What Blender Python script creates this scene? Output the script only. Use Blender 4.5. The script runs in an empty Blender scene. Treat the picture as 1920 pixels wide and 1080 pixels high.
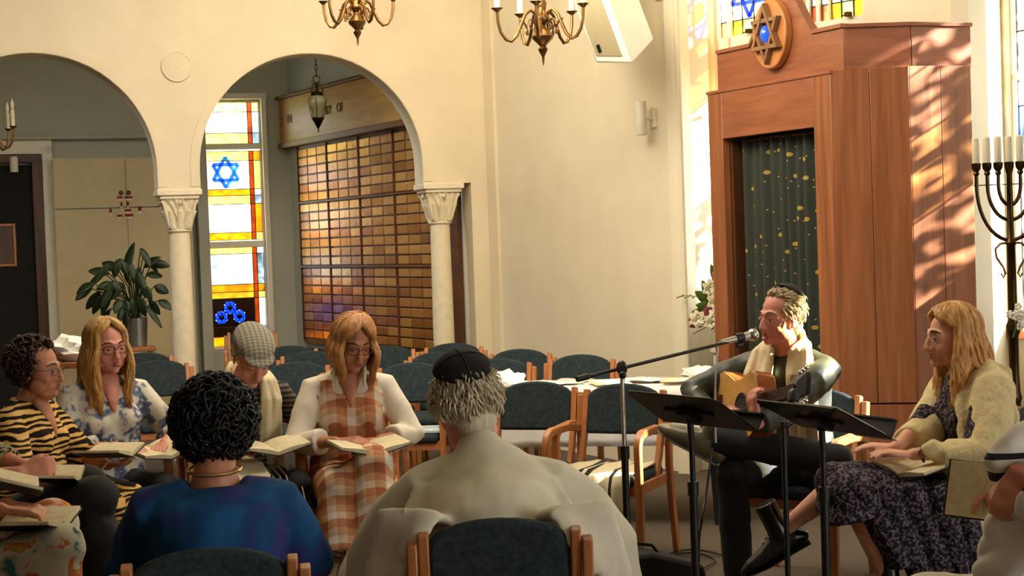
import bpy, bmesh, math, random
from mathutils import Vector as V, Matrix as M, noise
random.seed(7)
C = bpy.context.scene.collection
sc = bpy.context.scene
R = math.radians
# ---------------------------------------------------------------- camera
CAMZ, FPX, PITCH, ROLL = 1.545, 3000.0, math.atan(90/3000), 0.035
fw = V((0, math.cos(PITCH), -math.sin(PITCH)))
r0 = V((1, 0, 0)); u0 = r0.cross(fw)
rt = r0*math.cos(ROLL) - u0*math.sin(ROLL)
up = r0*math.sin(ROLL) + u0*math.cos(ROLL)
cd = bpy.data.cameras.new('camera'); cam = bpy.data.objects.new('camera', cd); C.objects.link(cam)
cd.sensor_width = 36; cd.lens = FPX/1920*36; cd.clip_start = .05; cd.clip_end = 200
mw = M.Identity(4)
for i in range(3):
    mw[i][0], mw[i][1], mw[i][2] = rt[i], up[i], -fw[i]
mw[2][3] = CAMZ
cam.matrix_world = mw
sc.camera = cam
# ---------------------------------------------------------------- world, sun, room light, exposure
w = bpy.data.worlds.new('world'); sc.world = w; w.use_nodes = True
bg = w.node_tree.nodes['Background']; bg.inputs[0].default_value = (.93, .97, 1, 1); bg.inputs[1].default_value = 9.0
def light(name, kind, loc, energy, col, size=.1, target=None, sizey=None, spread=None):
    l = bpy.data.lights.new(name, kind); l.energy = energy; l.color = col
    if kind == 'AREA':
        l.size = size
        if sizey: l.shape = 'RECTANGLE'; l.size_y = sizey
        if spread: l.spread = spread
    elif kind == 'SUN': l.angle = size
    else: l.shadow_soft_size = size
    o = bpy.data.objects.new(name, l); C.objects.link(o); o.location = loc
    if target is not None: o.rotation_euler = (V(target)-V(loc)).to_track_quat('-Z', 'Y').to_euler()
    return o
SUN = V((.9, -.10, .42)).normalized()
light('sun', 'SUN', SUN*20, 75, (1, .95, .86), R(.6), (0, 0, 0))
light('added_fill', 'AREA', (-1.4, 8.6, 4.15), 62, (1, .87, .71), 2.2, (-.9, 11.4, 2.0))  # unseen area lamps added to brighten the walls and the people below
light('added_fill', 'AREA', (-.5, 7.8, 4.15), 122, (1, .89, .72), 2.0, (.8, 10.6, 1.7))
light('added_fill', 'AREA', (.2, 7.0, 4.2), 52, (1, .87, .70), 1.6, (.5, 8.2, 0))
sc.view_settings.view_transform = 'Standard'; sc.view_settings.look = 'None'
sc.view_settings.gamma = 1; sc.view_settings.use_curve_mapping = False
sc.view_settings.exposure = 0.34
# ---------------------------------------------------------------- helpers
def P(u, v, d):                                    # point at depth y = d on the sight line through a pixel
    q = fw + rt*((u-960)/FPX) + up*((540-v)/FPX)
    return V((0, 0, CAMZ)) + q*(d/q.y)
def G(u, v, z=0):                                  # point where that sight line meets height z
    q = fw + rt*((u-960)/FPX) + up*((540-v)/FPX)
    return V((0, 0, CAMZ)) + q*((z-CAMZ)/q.z)
def lin(c):
    return tuple(((x/255)/12.92 if x/255 <= .04045 else ((x/255+.055)/1.055)**2.4) for x in c) + (1,)
def NT(name):
    m = bpy.data.materials.new(name); m.use_nodes = True
    nt = m.node_tree; b = nt.nodes['Principled BSDF']
    return m, nt, b
def node(nt, t, **k):
    n = nt.nodes.new(t)
    for a, v in k.items():
        if a in n.inputs.keys(): n.inputs[a].default_value = v
        else: setattr(n, a, v)
    return n
def coords(nt, scale=(1, 1, 1), kind='Object', rot=(0, 0, 0)):
    tc = nt.nodes.new('ShaderNodeTexCoord'); mp = nt.nodes.new('ShaderNodeMapping')
    mp.inputs['Scale'].default_value = scale; mp.inputs['Rotation'].default_value = rot
    nt.links.new(tc.outputs[kind], mp.inputs[0]); return mp.outputs[0]
def ramp(nt, fac, stops, interp='LINEAR'):
    r = nt.nodes.new('ShaderNodeValToRGB'); r.color_ramp.interpolation = interp
    e = r.color_ramp.elements
    while len(e) < len(stops): e.new(.5)
    for i, (p, c) in enumerate(stops): e[i].position = p; e[i].color = lin(c)
    nt.links.new(fac, r.inputs[0]); return r.outputs[0]
def bump(nt, b, src, strength=.2, dist=.01):
    bp = nt.nodes.new('ShaderNodeBump'); bp.inputs['Strength'].default_value = strength; bp.inputs['Distance'].default_value = dist
    nt.links.new(src, bp.inputs['Height']); nt.links.new(bp.outputs[0], b.inputs['Normal'])
def mat(name, col, rough=.6, metal=0, var=.06, sc_=(8, 8, 8), bmp=0, spec=None, sheen=0, alpha=None):
    m, nt, b = NT(name)
    n = node(nt, 'ShaderNodeTexNoise', Scale=1.0, Detail=5.0)
    nt.links.new(coords(nt, sc_), n.inputs['Vector'])
    lo = tuple(x*(1-var) for x in col); hi = tuple(min(255, x*(1+var)) for x in col)
    nt.links.new(ramp(nt, n.outputs[0], [(.3, lo), (.7, hi)]), b.inputs['Base Color'])
    b.inputs['Roughness'].default_value = rough; b.inputs['Metallic'].default_value = metal
    if spec is not None: b.inputs['Specular IOR Level'].default_value = spec
    if sheen: b.inputs['Sheen Weight'].default_value = sheen
    if bmp: bump(nt, b, n.outputs[0], bmp)
    return m
def wood(name, c1, c2, scale=(30, 30, 1.6), rough=.35, bmp=.05):
    m, nt, b = NT(name)
    n = node(nt, 'ShaderNodeTexNoise', Scale=1.0, Detail=8.0, Roughness=.62, Distortion=.3)
    nt.links.new(coords(nt, scale), n.inputs['Vector'])
    nt.links.new(ramp(nt, n.outputs[0], [(.3, c1), (.5, tuple((a+b_)/2 for a, b_ in zip(c1, c2))), (.72, c2)]), b.inputs['Base Color'])
    b.inputs['Roughness'].default_value = rough
    bump(nt, b, n.outputs[0], bmp)
    return m
def cloth(name, stops, kind='noise', scale=(20, 20, 20), rough=.85, detail=2.0, weave=0, interp='LINEAR', dist=0.0):
    m, nt, b = NT(name)
    v = coords(nt, scale)
    if kind == 'noise':
        n = node(nt, 'ShaderNodeTexNoise', Scale=1.0, Detail=detail, Distortion=dist); out = n.outputs[0]
    elif kind == 'voronoi':
        n = node(nt, 'ShaderNodeTexVoronoi', Scale=1.0); out = n.outputs['Distance']
    elif kind == 'wave':
        n = node(nt, 'ShaderNodeTexWave', Scale=1.0, Distortion=dist, Detail=detail); n.bands_direction = 'Z'; out = n.outputs[1]
    nt.links.new(v, n.inputs['Vector'])
    nt.links.new(ramp(nt, out, stops, interp), b.inputs['Base Color'])
    b.inputs['Roughness'].default_value = rough; b.inputs['Specular IOR Level'].default_value = .2
    if weave:
        n2 = node(nt, 'ShaderNodeTexNoise', Scale=weave, Detail=4.0); nt.links.new(coords(nt), n2.inputs['Vector']); bump(nt, b, n2.outputs[0], .25, .004)
    return m
def plaid(name, a, bcol, c, per=.11):
    m, nt, b = NT(name)
    tc = nt.nodes.new('ShaderNodeTexCoord'); sp = nt.nodes.new('ShaderNodeSeparateXYZ'); nt.links.new(tc.outputs['Object'], sp.inputs[0])
    def math_(op, x, y):
        n = nt.nodes.new('ShaderNodeMath'); n.operation = op
        for i, q in enumerate((x, y)):
            if isinstance(q, (int, float)): n.inputs[i].default_value = q
            else: nt.links.new(q, n.inputs[i])
        return n.outputs[0]
    def sq(x, ph):
        f = math_('FRACT', math_('ADD', math_('MULTIPLY', x, 1/per), ph), 0)
        return math_('ADD', math_('GREATER_THAN', f, .30), math_('GREATER_THAN', f, .62))
    s = math_('ADD', sq(math_('ADD', sp.outputs[0], 5), .15), sq(math_('ADD', math_('ADD', sp.outputs[1], sp.outputs[2]), 5), .3))
    f = math_('MULTIPLY', s, .25)
    nt.links.new(ramp(nt, f, [(0, c), (.2, tuple((x*.6+y*.4) for x, y in zip(c, a))), (.45, a), (.7, tuple((x*.45+y*.55) for x, y in zip(a, bcol))), (.95, bcol)], 'CONSTANT'), b.inputs['Base Color'])
    b.inputs['Roughness'].default_value = .9
    return m
# mesh building -------------------------------------------------
def frame_of(d, side=None):
    d = d.normalized()
    s = (V(side) if side is not None else (V((1, 0, 0)) if abs(d.x) < .9 else V((0, 1, 0))))
    s = (s - d*s.dot(d))
    if s.length < 1e-5: s = d.orthogonal()
    s.normalize(); return s, d.cross(s).normalized()
def tube(bm, pts, r, n=10, side=None, cap=True, closed=False, round_cap=False):
    pts = [V(p) for p in pts]
    rs = r if isinstance(r, (list, tuple)) else [r]*len(pts)
    if round_cap and len(pts) > 1:
        def rr(q, k): return (q[0]*k, q[1]*k) if isinstance(q, (tuple, list)) else q*k
        def mn(q): return min(q) if isinstance(q, (tuple, list)) else q
        a = (pts[0]-pts[1]).normalized(); b = (pts[-1]-pts[-2]).normalized()
        pts = [pts[0]+a*mn(rs[0])*.85, pts[0]+a*mn(rs[0])*.5] + pts + [pts[-1]+b*mn(rs[-1])*.5, pts[-1]+b*mn(rs[-1])*.85]
        rs = [rr(rs[0], .45), rr(rs[0], .84)] + list(rs) + [rr(rs[-1], .84), rr(rs[-1], .45)]
    rings = []; s = None
    for i, p in enumerate(pts):
        if closed: d = pts[(i+1) % len(pts)]-pts[i-1]
        else: d = pts[min(i+1, len(pts)-1)]-pts[max(i-1, 0)]
        s, t = frame_of(d, side if side is not None else s)
        q = rs[i]; rx, ry = q if isinstance(q, (tuple, list)) else (q, q)
        rings.append([bm.verts.new(p + s*math.cos(a)*rx + t*math.sin(a)*ry) for a in (2*math.pi*k/n for k in range(n))])
    m = len(rings)
    for i in range(m if closed else m-1):
        A, B = rings[i], rings[(i+1) % m]
        for k in range(n):
            bm.faces.new((A[k], A[(k+1) % n], B[(k+1) % n], B[k]))
    if cap and not closed:
        bm.faces.new(rings[0][::-1]); bm.faces.new(rings[-1])
def ball(bm, c, rad, rot=None, seg=14, ring=9, mx=None):
    if not isinstance(rad, (tuple, list)): rad = (rad,)*3
    t = M.Translation(V(c))
    if rot is not None: t = t @ rot.to_4x4()
    t = t @ M.Diagonal((*rad, 1))
    if mx is not None: t = mx @ t
    bmesh.ops.create_uvsphere(bm, u_segments=seg, v_segments=ring, radius=1, matrix=t)
def box(bm, c, s, rot=None):
    t = M.Translation(V(c))
    if rot is not None: t = t @ rot.to_4x4()
    bmesh.ops.create_cube(bm, size=1, matrix=t @ M.Diagonal((*s, 1)))
def bar(bm, p0, p1, wdt, dep, side=(1, 0, 0)):
    p0, p1 = V(p0), V(p1); s, t = frame_of(p1-p0, side)
    q = []
    for p in (p0, p1): q.append([bm.verts.new(p + s*a*wdt/2 + t*b*dep/2) for a, b in ((-1, -1), (1, -1), (1, 1), (-1, 1))])
    for k in range(4): bm.faces.new((q[0][k], q[0][(k+1) % 4], q[1][(k+1) % 4], q[1][k]))
    bm.faces.new(q[0][::-1]); bm.faces.new(q[1])
def strip(bm, pts, wdt, dep, side=(1, 0, 0)):     # rectangular section swept along a path
    rings = []
    pts = [V(p) for p in pts]
    for i, p in enumerate(pts):
        d = pts[min(i+1, len(pts)-1)]-pts[max(i-1, 0)]; s, t = frame_of(d, side)
        rings.append([bm.verts.new(p + s*a*wdt/2 + t*b*dep/2) for a, b in ((-1, -1), (1, -1), (1, 1), (-1, 1))])
    for A, B in zip(rings, rings[1:]):
        for k in range(4): bm.faces.new((A[k], A[(k+1) % 4], B[(k+1) % 4], B[k]))
    bm.faces.new(rings[0][::-1]); bm.faces.new(rings[-1])
def lathe(bm, prof, n=20, c=(0, 0, 0), mx=None):
    c = V(c); rings = []
    for r, z in prof:
        rings.append([bm.verts.new((mx @ (c+V((r*math.cos(a), r*math.sin(a), z)))) if mx else c+V((r*math.cos(a), r*math.sin(a), z))) for a in (2*math.pi*k/n for k in range(n))])
    for A, B in zip(rings, rings[1:]):
        for k in range(n): bm.faces.new((A[k], A[(k+1) % n], B[(k+1) % n], B[k]))
    bm.faces.new(rings[0][::-1]); bm.faces.new(rings[-1])
def prism(bm, poly, depth, mx=M.Identity(4)):     # poly in local XZ, thickness along local +Y
    a = [bm.verts.new(mx @ V((x, 0, z))) for x, z in poly]; b = [bm.verts.new(mx @ V((x, depth, z))) for x, z in poly]
    n = len(poly)
    bm.faces.new(a); bm.faces.new(b[::-1])
    for k in range(n): bm.faces.new((a[k], b[k], b[(k+1) % n], a[(k+1) % n]))
def BM(): return bmesh.new()
def finish(bm):
    bmesh.ops.recalc_face_normals(bm, faces=bm.faces)
def link(name, bm, m, parent=None, smooth=True, bevel=0, angle=40):
    if isinstance(bm, bmesh.types.BMesh):
        finish(bm); me = bpy.data.meshes.new(name); bm.to_mesh(me); bm.free()
    else: me = bm
    if m is not None:
        me.materials.clear(); me.materials.append(m)
    if smooth:
        me.polygons.foreach_set('use_smooth', [True]*len(me.polygons))
        if angle < 170:
            try: me.set_sharp_from_angle(angle=R(angle))
            except Exception: pass
    o = bpy.data.objects.new(name, me); C.objects.link(o)
    if parent is not None: o.parent = parent
    if bevel:
        md = o.modifiers.new('bevel', 'BEVEL'); md.width = bevel; md.segments = 2; md.limit_method = 'ANGLE'
    return o
def fuse(bm, voxel, sm=2, disp=0, dscale=.12, sm2=0):
    finish(bm); me = bpy.data.meshes.new('tmp'); bm.to_mesh(me); bm.free()
    o = bpy.data.objects.new('tmp', me); C.objects.link(o)
    md = o.modifiers.new('r', 'REMESH'); md.mode = 'VOXEL'; md.voxel_size = voxel; md.adaptivity = 0
    if sm:
        s = o.modifiers.new('s', 'SMOOTH'); s.factor = .5; s.iterations = sm
    if disp:
        key = 'folds%g' % dscale
        t = bpy.data.textures.get(key) or bpy.data.textures.new(key, 'CLOUDS'); t.noise_scale = dscale; t.noise_depth = 1
        d = o.modifiers.new('d', 'DISPLACE'); d.texture = t; d.strength = disp; d.mid_level = .5; d.texture_coords = 'LOCAL'
    if sm2:
        s = o.modifiers.new('s2', 'SMOOTH'); s.factor = .5; s.iterations = sm2
    dg = bpy.context.evaluated_depsgraph_get(); dg.update()
    out = bpy.data.meshes.new_from_object(o.evaluated_get(dg))
    bpy.data.objects.remove(o); bpy.data.meshes.remove(me)
    return out
def thing(name, label, cat, loc=(0, 0, 0), rz=0, group=None):
    o = bpy.data.objects.new(name, None); C.objects.link(o); o.location = loc; o.rotation_euler = (0, 0, rz)
    o.empty_display_size = .1
    o['label'] = label; o['category'] = cat
    if group: o['group'] = group
    return o
def tag(o, label, cat, group=None):
    o['label'] = label; o['category'] = cat
    if group: o['group'] = group
    return o
def struct(o): o['kind'] = 'structure'; return o
def dup(root, loc, rz, label, group=None):
    r = root.copy(); C.objects.link(r); r.location = loc; r.rotation_euler = (0, 0, rz); r['label'] = label
    if group: r['group'] = group
    for ch in list(root.children):
        c = ch.copy(); C.objects.link(c); c.parent = r
        for g in ch.children:
            d = g.copy(); C.objects.link(d); d.parent = c
    return r
def arc(c, a, b, ra, a0, a1, n):                  # arc in plane of unit vectors a, b
    return [V(c) + V(a)*math.cos(t)*ra + V(b)*math.sin(t)*ra for t in (a0+(a1-a0)*k/n for k in range(n+1))]
# ---------------------------------------------------------------- materials
m_wall = mat('cream_wall_paint', (224, 211, 180), .7, 0, .02, (3, 3, 3), .02)
m_wall2 = mat('pale_wall_paint', (226, 216, 188), .7, 0, .02, (3, 3, 3), .02)
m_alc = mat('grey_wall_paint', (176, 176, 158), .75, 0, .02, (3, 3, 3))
m_alcb = mat('wall_with_daylight_tint', (186, 192, 184), .75, 0, .02, (3, 3, 3))  # bluish cast of the daylight is put into this wall's colour
m_white = mat('white_paint', (232, 226, 208), .5, 0, .02)
m_stone = mat('cream_plaster', (228, 216, 184), .6, 0, .03, (14, 14, 14), .1)
m_floor = mat('brown_carpet', (80, 68, 54), .95, 0, .12, (60, 60, 60), .2)
m_ceil = mat('ceiling_paint', (224, 214, 188), .8, 0, .02)
m_ark = wood('red_brown_veneer', (122, 72, 42), (168, 106, 66), (26, 26, 1.3), .38)
m_arkh = wood('red_brown_veneer_level', (128, 74, 48), (160, 98, 64), (3, 3, 30), .38)
m_med = wood('light_oak', (176, 112, 58), (206, 142, 84), (12, 12, 3), .4)
m_star = wood('bronze_wood', (110, 76, 46), (150, 110, 70), (12, 12, 12), .4)
m_beech = wood('beech_wood', (150, 92, 48), (196, 130, 76), (22, 22, 2.2), .4)
m_fab = cloth('slate_fabric', [(.3, (36, 45, 48)), (.7, (52, 63, 66))], scale=(60, 60, 60), weave=600)
m_brass = mat('aged_brass', (132, 98, 58), .38, 1, .15, (20, 20, 20))
m_bronze = mat('dark_bronze', (66, 50, 28), .35, 1, .2, (20, 20, 20))
m_black = mat('black_metal', (18, 18, 17), .4, 0, .1)
m_blackg = mat('black_plastic', (16, 16, 15), .3, 0, .1)
m_chrome = mat('bright_steel', (200, 200, 196), .2, 1, .05)
m_candle = mat('ivory_candle', (236, 226, 196), .5, 0, .03)
m_page = mat('book_paper', (222, 208, 168), .8, 0, .05, (40, 40, 40))
m_cover = mat('black_book_cover', (30, 26, 24), .5, 0, .1)
m_dkbrown = wood('dark_brown_wood', (58, 34, 18), (96, 58, 30), (20, 20, 2), .4)
m_came = mat('lead_came', (70, 60, 40), .6, 0, .1)
m_whitecloth = mat('white_cloth', (236, 232, 222), .9, 0, .02, (9, 9, 9))
m_fringe = mat('cream_fringe', (196, 182, 148), .9, 0, .05)
def glow(name, col, s):
    m, nt, b = NT(name); b.inputs['Base Color'].default_value = lin(col)
    b.inputs['Emission Color'].default_value = lin(col); b.inputs['Emission Strength'].default_value = s; return m
m_bulb = glow('lit_bulb', (255, 240, 206), 5)
_gl = {}
def glass(col, dark=1.0, tex=False):
    k = (col, dark, tex)
    if k in _gl: return _gl[k]
    m = bpy.data.materials.new('stained_glass'); m.use_nodes = True; nt = m.node_tree; nt.nodes.clear()
    out = nt.nodes.new('ShaderNodeOutputMaterial'); tr = nt.nodes.new('ShaderNodeBsdfTransparent'); tl = nt.nodes.new('ShaderNodeBsdfTranslucent')
    gs = nt.nodes.new('ShaderNodeBsdfGlossy'); gs.inputs['Roughness'].default_value = .15
    mx = nt.nodes.new('ShaderNodeMixShader'); mx2 = nt.nodes.new('ShaderNodeMixShader'); mx.inputs[0].default_value = .12; mx2.inputs[0].default_value = .04
    n = node(nt, 'ShaderNodeTexNoise', Scale=14.0, Detail=3.0); nt.links.new(coords(nt), n.inputs['Vector'])
    c = tuple(x*dark for x in col)
    cr = ramp(nt, n.outputs[0], [(.25, tuple(x*(.45 if tex else .82) for x in c)), (.7, tuple(min(255, x*1.05) for x in c))])
    nt.links.new(cr, tr.inputs[0]); nt.links.new(cr, tl.inputs[0])
    nt.links.new(tr.outputs[0], mx.inputs[1]); nt.links.new(tl.outputs[0], mx.inputs[2])
    nt.links.new(mx.outputs[0], mx2.inputs[1]); nt.links.new(gs.outputs[0], mx2.inputs[2]); nt.links.new(mx2.outputs[0], out.inputs[0])
    _gl[k] = m; return m
# ---------------------------------------------------------------- the room
def wallmx(p, ang):                               # local x along the wall, y away from the viewer, z up
    return M.Translation(V((p[0], p[1], 0))) @ M.Rotation(ang, 4, 'Z')
def holed(bm, mx, s0, s1, z0, z1, th, holes=()):  # wall of boxes round rectangular holes (sa, sb, za, zb)
    br = sorted({s0, s1, *[h[0] for h in holes], *[h[1] for h in holes]})
    for a, b in zip(br, br[1:]):
        zs = [z0]
        for h in sorted(holes, key=lambda h: h[2]):
            if h[0] <= a+1e-6 and h[1] >= b-1e-6: zs += [h[2], h[3]]
        zs.append(z1)
        for k in range(0, len(zs), 2):
            if zs[k+1]-zs[k] > 1e-4:
                bmesh.ops.create_cube(bm, size=1, matrix=mx @ M.Translation(V(((a+b)/2, th/2, (zs[k]+zs[k+1])/2))) @ M.Diagonal((b-a, th, zs[k+1]-zs[k], 1)))
def wbox(bm, mx, s, y, z, sx, sy, sz):            # box in wall coordinates
    bmesh.ops.create_cube(bm, size=1, matrix=mx @ M.Translation(V((s, y, z))) @ M.Diagonal((sx, sy, sz, 1)))
CEIL = 4.3
bm = BM(); box(bm, (0, 6.5, -.05), (18, 24, .1)); struct(link('floor', bm, m_floor))
# arcade wall with two arches
angA = R(17.5); A0 = P(343, 520, 11.75); MA = wallmx(A0, angA)
RA, ZS, STILT = .845, 2.0, .15
SEND = 2.38
prof = [(-7, 0), (-2.155, 0), (-2.155, 2.0)]
prof = [(-7.0, 0.0), (-3.9, 0.0), (-3.9, ZS)]
def archpts(c):
    out = [(c-RA, ZS), (c-RA, ZS+STILT)]
    for k in range(1, 32): t = math.pi*(1-k/32); out.append((c+RA*math.cos(t), ZS+STILT+RA*math.sin(t)))
    return out + [(c+RA, ZS+STILT), (c+RA, ZS)]
prof += archpts(-3.0) + archpts(-1.0) + archpts(1.0) + [(2.125, ZS), (2.125, ZS), (2.225, ZS), (2.225, 0.0), (SEND, 0.0)]
bm = BM(); TH = .26
q = [[bm.verts.new(MA @ V((s, y, z))) for y in (0, TH)] for s, z in prof]
t_ = [[bm.verts.new(MA @ V((s, y, CEIL))) for y in (0, TH)] for s, z in prof]
for i in range(len(prof)-1):
    (s, z), (s2, z2) = prof[i], prof[i+1]
    if abs(s-s2)+abs(z-z2) < 1e-6: continue
    bm.faces.new((q[i][0], q[i][1], q[i+1][1], q[i+1][0]))
    if abs(s2-s) > 1e-6:
        bm.faces.new((q[i][0], q[i+1][0], t_[i+1][0], t_[i][0])); bm.faces.new((q[i][1], t_[i][1], t_[i+1][1], q[i+1][1]))
        bm.faces.new((t_[i][0], t_[i+1][0], t_[i+1][1], t_[i][1]))
bm.faces.new((q[-1][0], q[-1][1], t_[-1][1], t_[-1][0]))
bmesh.ops.remove_doubles(bm, verts=bm.verts, dist=1e-5)
struct(link('wall_arcade', bm, m_wall, smooth=False))
for c in (-1.0, 1.0):                             # raised band round each arch
    bm = BM(); a = []
    for rr in (RA+.004, RA+.07):
        a.append([(c-rr, ZS+.02), (c-rr, ZS+STILT)] + [(c+rr*math.cos(math.pi*(1-k/32)), ZS+STILT+rr*math.sin(math.pi*(1-k/32))) for k in range(1, 32)] + [(c+rr, ZS+STILT), (c+rr, ZS+.02)])
    vs = [[bm.verts.new(MA @ V((s, y, z))) for s, z in L] for L in a for y in (-.009, .003)]
    for i in range(len(a[0])-1):
        for A, B in ((0, 2), (2, 3), (3, 1), (1, 0)): bm.faces.new((vs[A][i], vs[A][i+1], vs[B][i+1], vs[B][i]))
    for i in (0, -1): bm.faces.new((vs[0][i], vs[2][i], vs[3][i], vs[1][i]))
    struct(link('trim_arch', bm, m_wall))
def column(s, label):
    o = thing('column', label, 'column', MA @ V((s, .13, 0)), angA, 'plaster columns of the arcade')
    o['kind'] = 'thing'
    bm = BM(); lathe(bm, [(.125, 0), (.125, .08), (.10, .1), (.11, .14), (.088, .19), (.085, .3), (.082, 1.0), (.076, 1.69)], 28); link('shaft', bm, m_stone, o)
    bm = BM()
    tube(bm, arc((0, 0, 1.70), (1, 0, 0), (0, 1, 0), .082, 0, 2*math.pi*23/24, 23), .012, 8, closed=True)
    pr = []
    N = 96
    for k in range(26):                           # carved bell that grows from round to square
        t = k/25; z = 1.70+.235*t; rad = .082+.055*t**1.6; ring = []
        for j in range(N):
            a = 2*math.pi*j/N; sq_ = rad/max(abs(math.cos(a)), abs(math.sin(a)))
            rr = rad*(1-t*.75)+sq_*t*.75*.93
            rr += .011*math.sin(a*8)*math.sin(t*math.pi*2.0+.4)+.008*math.sin(a*16+t*12)
            ring.append(bm.verts.new((rr*math.cos(a), rr*math.sin(a), z)))
        pr.append(ring)
    for A, B in zip(pr, pr[1:]):
        for j in range(N): bm.faces.new((A[j], A[(j+1) % N], B[(j+1) % N], B[j]))
    bm.faces.new(pr[0][::-1]); bm.faces.new(pr[-1])
    for sx in (-1, 1):
        for sy in (-1, 1):
            cpt = V((sx*.115, sy*.115, 1.905))
            tube(bm, [cpt+V((sx, sy, 0)).normalized()*(.022*math.cos(t)*(1-t/12)) + V((0, 0, .022*math.sin(t)*(1-t/12))) for t in (k*.6 for k in range(16))], .007, 6)
            tube(bm, [V((sx*.075, sy*.075, 1.73)), V((sx*.09, sy*.09, 1.80)), V((sx*.105, sy*.105, 1.86)), cpt], [.01, .014, .013, .009], 8)
    for a in range(4):
        d = V((math.cos(a*math.pi/2), math.sin(a*math.pi/2), 0)); e = V((-d.y, d.x, 0))
        for kx in (-1.0, 0, 1.0):
            tube(bm, [d*.078+e*kx*.05+V((0, 0, 1.715)), d*.096+e*kx*.06+V((0, 0, 1.79)), d*.118+e*kx*.07+V((0, 0, 1.845)), d*.124+e*kx*.07+V((0, 0, 1.835))], [(.02, .01), (.022, .012), (.014, .010), (.006, .006)], 8, side=e)
        ball(bm, d*.128+V((0, 0, 1.905)), (.018, .018, .02), seg=8, ring=6)
    link('capital', bm, m_stone, o)
    bm = BM(); box(bm, (0, 0, 1.945), (.285, .285, .03)); box(bm, (0, 0, 1.978), (.325, .325, .042)); link('abacus', bm, m_stone, o, bevel=.006)
    return o
column(0, 'white plaster column with carved capital between the two arches')
column(2.0, 'white plaster column with carved capital beside the wooden memorial board')
column(-2.0, 'white plaster column at the far end of the arcade beside the dark doorway')
# main wall: from the arcade corner to the window bay, then the splayed reveal
c0 = MA @ V((SEND, 0, 0)); c1 = P(1285, 437, 10.25); WL = V((1.335, 10.68, 0)); R1 = V((2.62, 9.04, 0)); R2 = V((3.03, 9.78, 0))
angM = math.atan2(c1.y-c0.y, c1.x-c0.x); MM = wallmx(c0, angM); LM = math.hypot(c1.x-c0.x, c1.y-c0.y)
bm = BM(); holed(bm, MM, 0, LM-.1, 0, CEIL, .3); struct(link('wall_main', bm, m_wall2, smooth=False))
bm = BM(); wbox(bm, MM, .07, -.012, CEIL/2, .14, .03, CEIL); struct(link('trim_corner', bm, m_wall, smooth=False, bevel=.004))
bm = BM(); holed(bm, MA, SEND-.012, SEND+.25, 0, CEIL, .02); struct(link('wall_corner', bm, m_wall, smooth=False))
for k, (a, b, nm) in enumerate(((c1, WL, 'wall_reveal'), (R1, R2, 'wall_reveal'))):
    ang = math.atan2(b.y-a.y, b.x-a.x); mx = wallmx(a, ang); L = math.hypot(b.x-a.x, b.y-a.y)
    bm = BM(); holed(bm, mx, 0 if k == 0 else .0, L, 0, CEIL, .10); struct(link(nm, bm, m_wall2, smooth=False))
bm = BM(); tube(bm, [(c1.x-.012, c1.y+.012, 0), (c1.x-.012, c1.y+.012, CEIL)], .02, 12); struct(link('trim_reveal', bm, m_wall2))
# ark wall with two stained windows
angW = math.atan2(R1.y-WL.y, R1.x-WL.x); MW = wallmx(WL, angW); LW = (R1-WL).length
def s_on(mx, u, v=40):                            # wall coordinate where a sight line crosses a wall plane
    q = fw + rt*((u-960)/FPX) + up*((540-v)/FPX); inv = mx.inverted()
    o = inv @ V((0, 0, CAMZ)); d = inv.to_3x3() @ q
    p = o + d*(-o.y/d.y); return p.x, p.z
sL0, sL1 = s_on(MW, 1337)[0], s_on(MW, 1436)[0]
sR0, sR1 = s_on(MW, 1506)[0], s_on(MW, 1620)[0]
zb = s_on(MW, 1430, 66)[1]; ztop = 3.75
bm = BM(); holed(bm, MW, 0, LW, 0, CEIL, .16, [(sL0, sL1, 1.2, ztop), (sR0, sR1, 1.2, ztop)]); struct(link('wall_ark', bm, m_wall2, smooth=False))
AMB, CLR, RED, BLU, LBL, GRN, YEL, PNK = (236, 182, 64), (246, 248, 250), (150, 70, 30), (36, 66, 200), (150, 180, 235), (170, 200, 120), (252, 238, 160), (226, 160, 120)
def winframe(name, mx, cells, bars, label=None, depth=.05):
    """cells: (s0, s1, z0, z1, material); bars: frame bars as (s0, s1, z0, z1)"""
    o = bpy.data.objects.new(name, None); C.objects.link(o); o.matrix_world = mx; o['kind'] = 'structure'
    bm = BM()
    for a, b, c, d in bars: box(bm, ((a+b)/2, depth, (c+d)/2), (b-a, .05, d-c))
    link('window_frame', bm, m_white, o, bevel=.004)
    lead = BM()
    for a, b, c, d, m in cells:
        bm = BM(); box(bm, ((a+b)/2, depth, (c+d)/2), (b-a-.004, .006, d-c-.004)); link('pane', bm, m, o, smooth=False)
        for x in (a, b): box(lead, (x, depth, (c+d)/2), (.007, .012, d-c))
        for z in (c, d): box(lead, ((a+b)/2, depth, z), (b-a, .012, .007))
    link('lead_lines', lead, m_came, o, smooth=False)
    return o
def star_pts(c, r, up_=1, k=.98):
    return [(c[0]+r*k*math.cos(t), c[1]+r*math.sin(t)) for t in (math.pi/2*up_+2*math.pi*i/3 for i in range(3))]
def star_panes(o, c, rx, r, wd, m, depth):
    for u_ in (1, -1):
        p = [(c[0]+(x-c[0])*rx, z) for x, z in star_pts(c, r, u_)]
        for i in range(3):
            a, b = V((p[i][0], depth-.006, p[i][1])), V((p[(i+1) % 3][0], depth-.006, p[(i+1) % 3][1]))
            bm = BM(); bar(bm, a, b, .006, wd, side=(0, 1, 0)); link('star_pane', bm, m, o, smooth=False)
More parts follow.
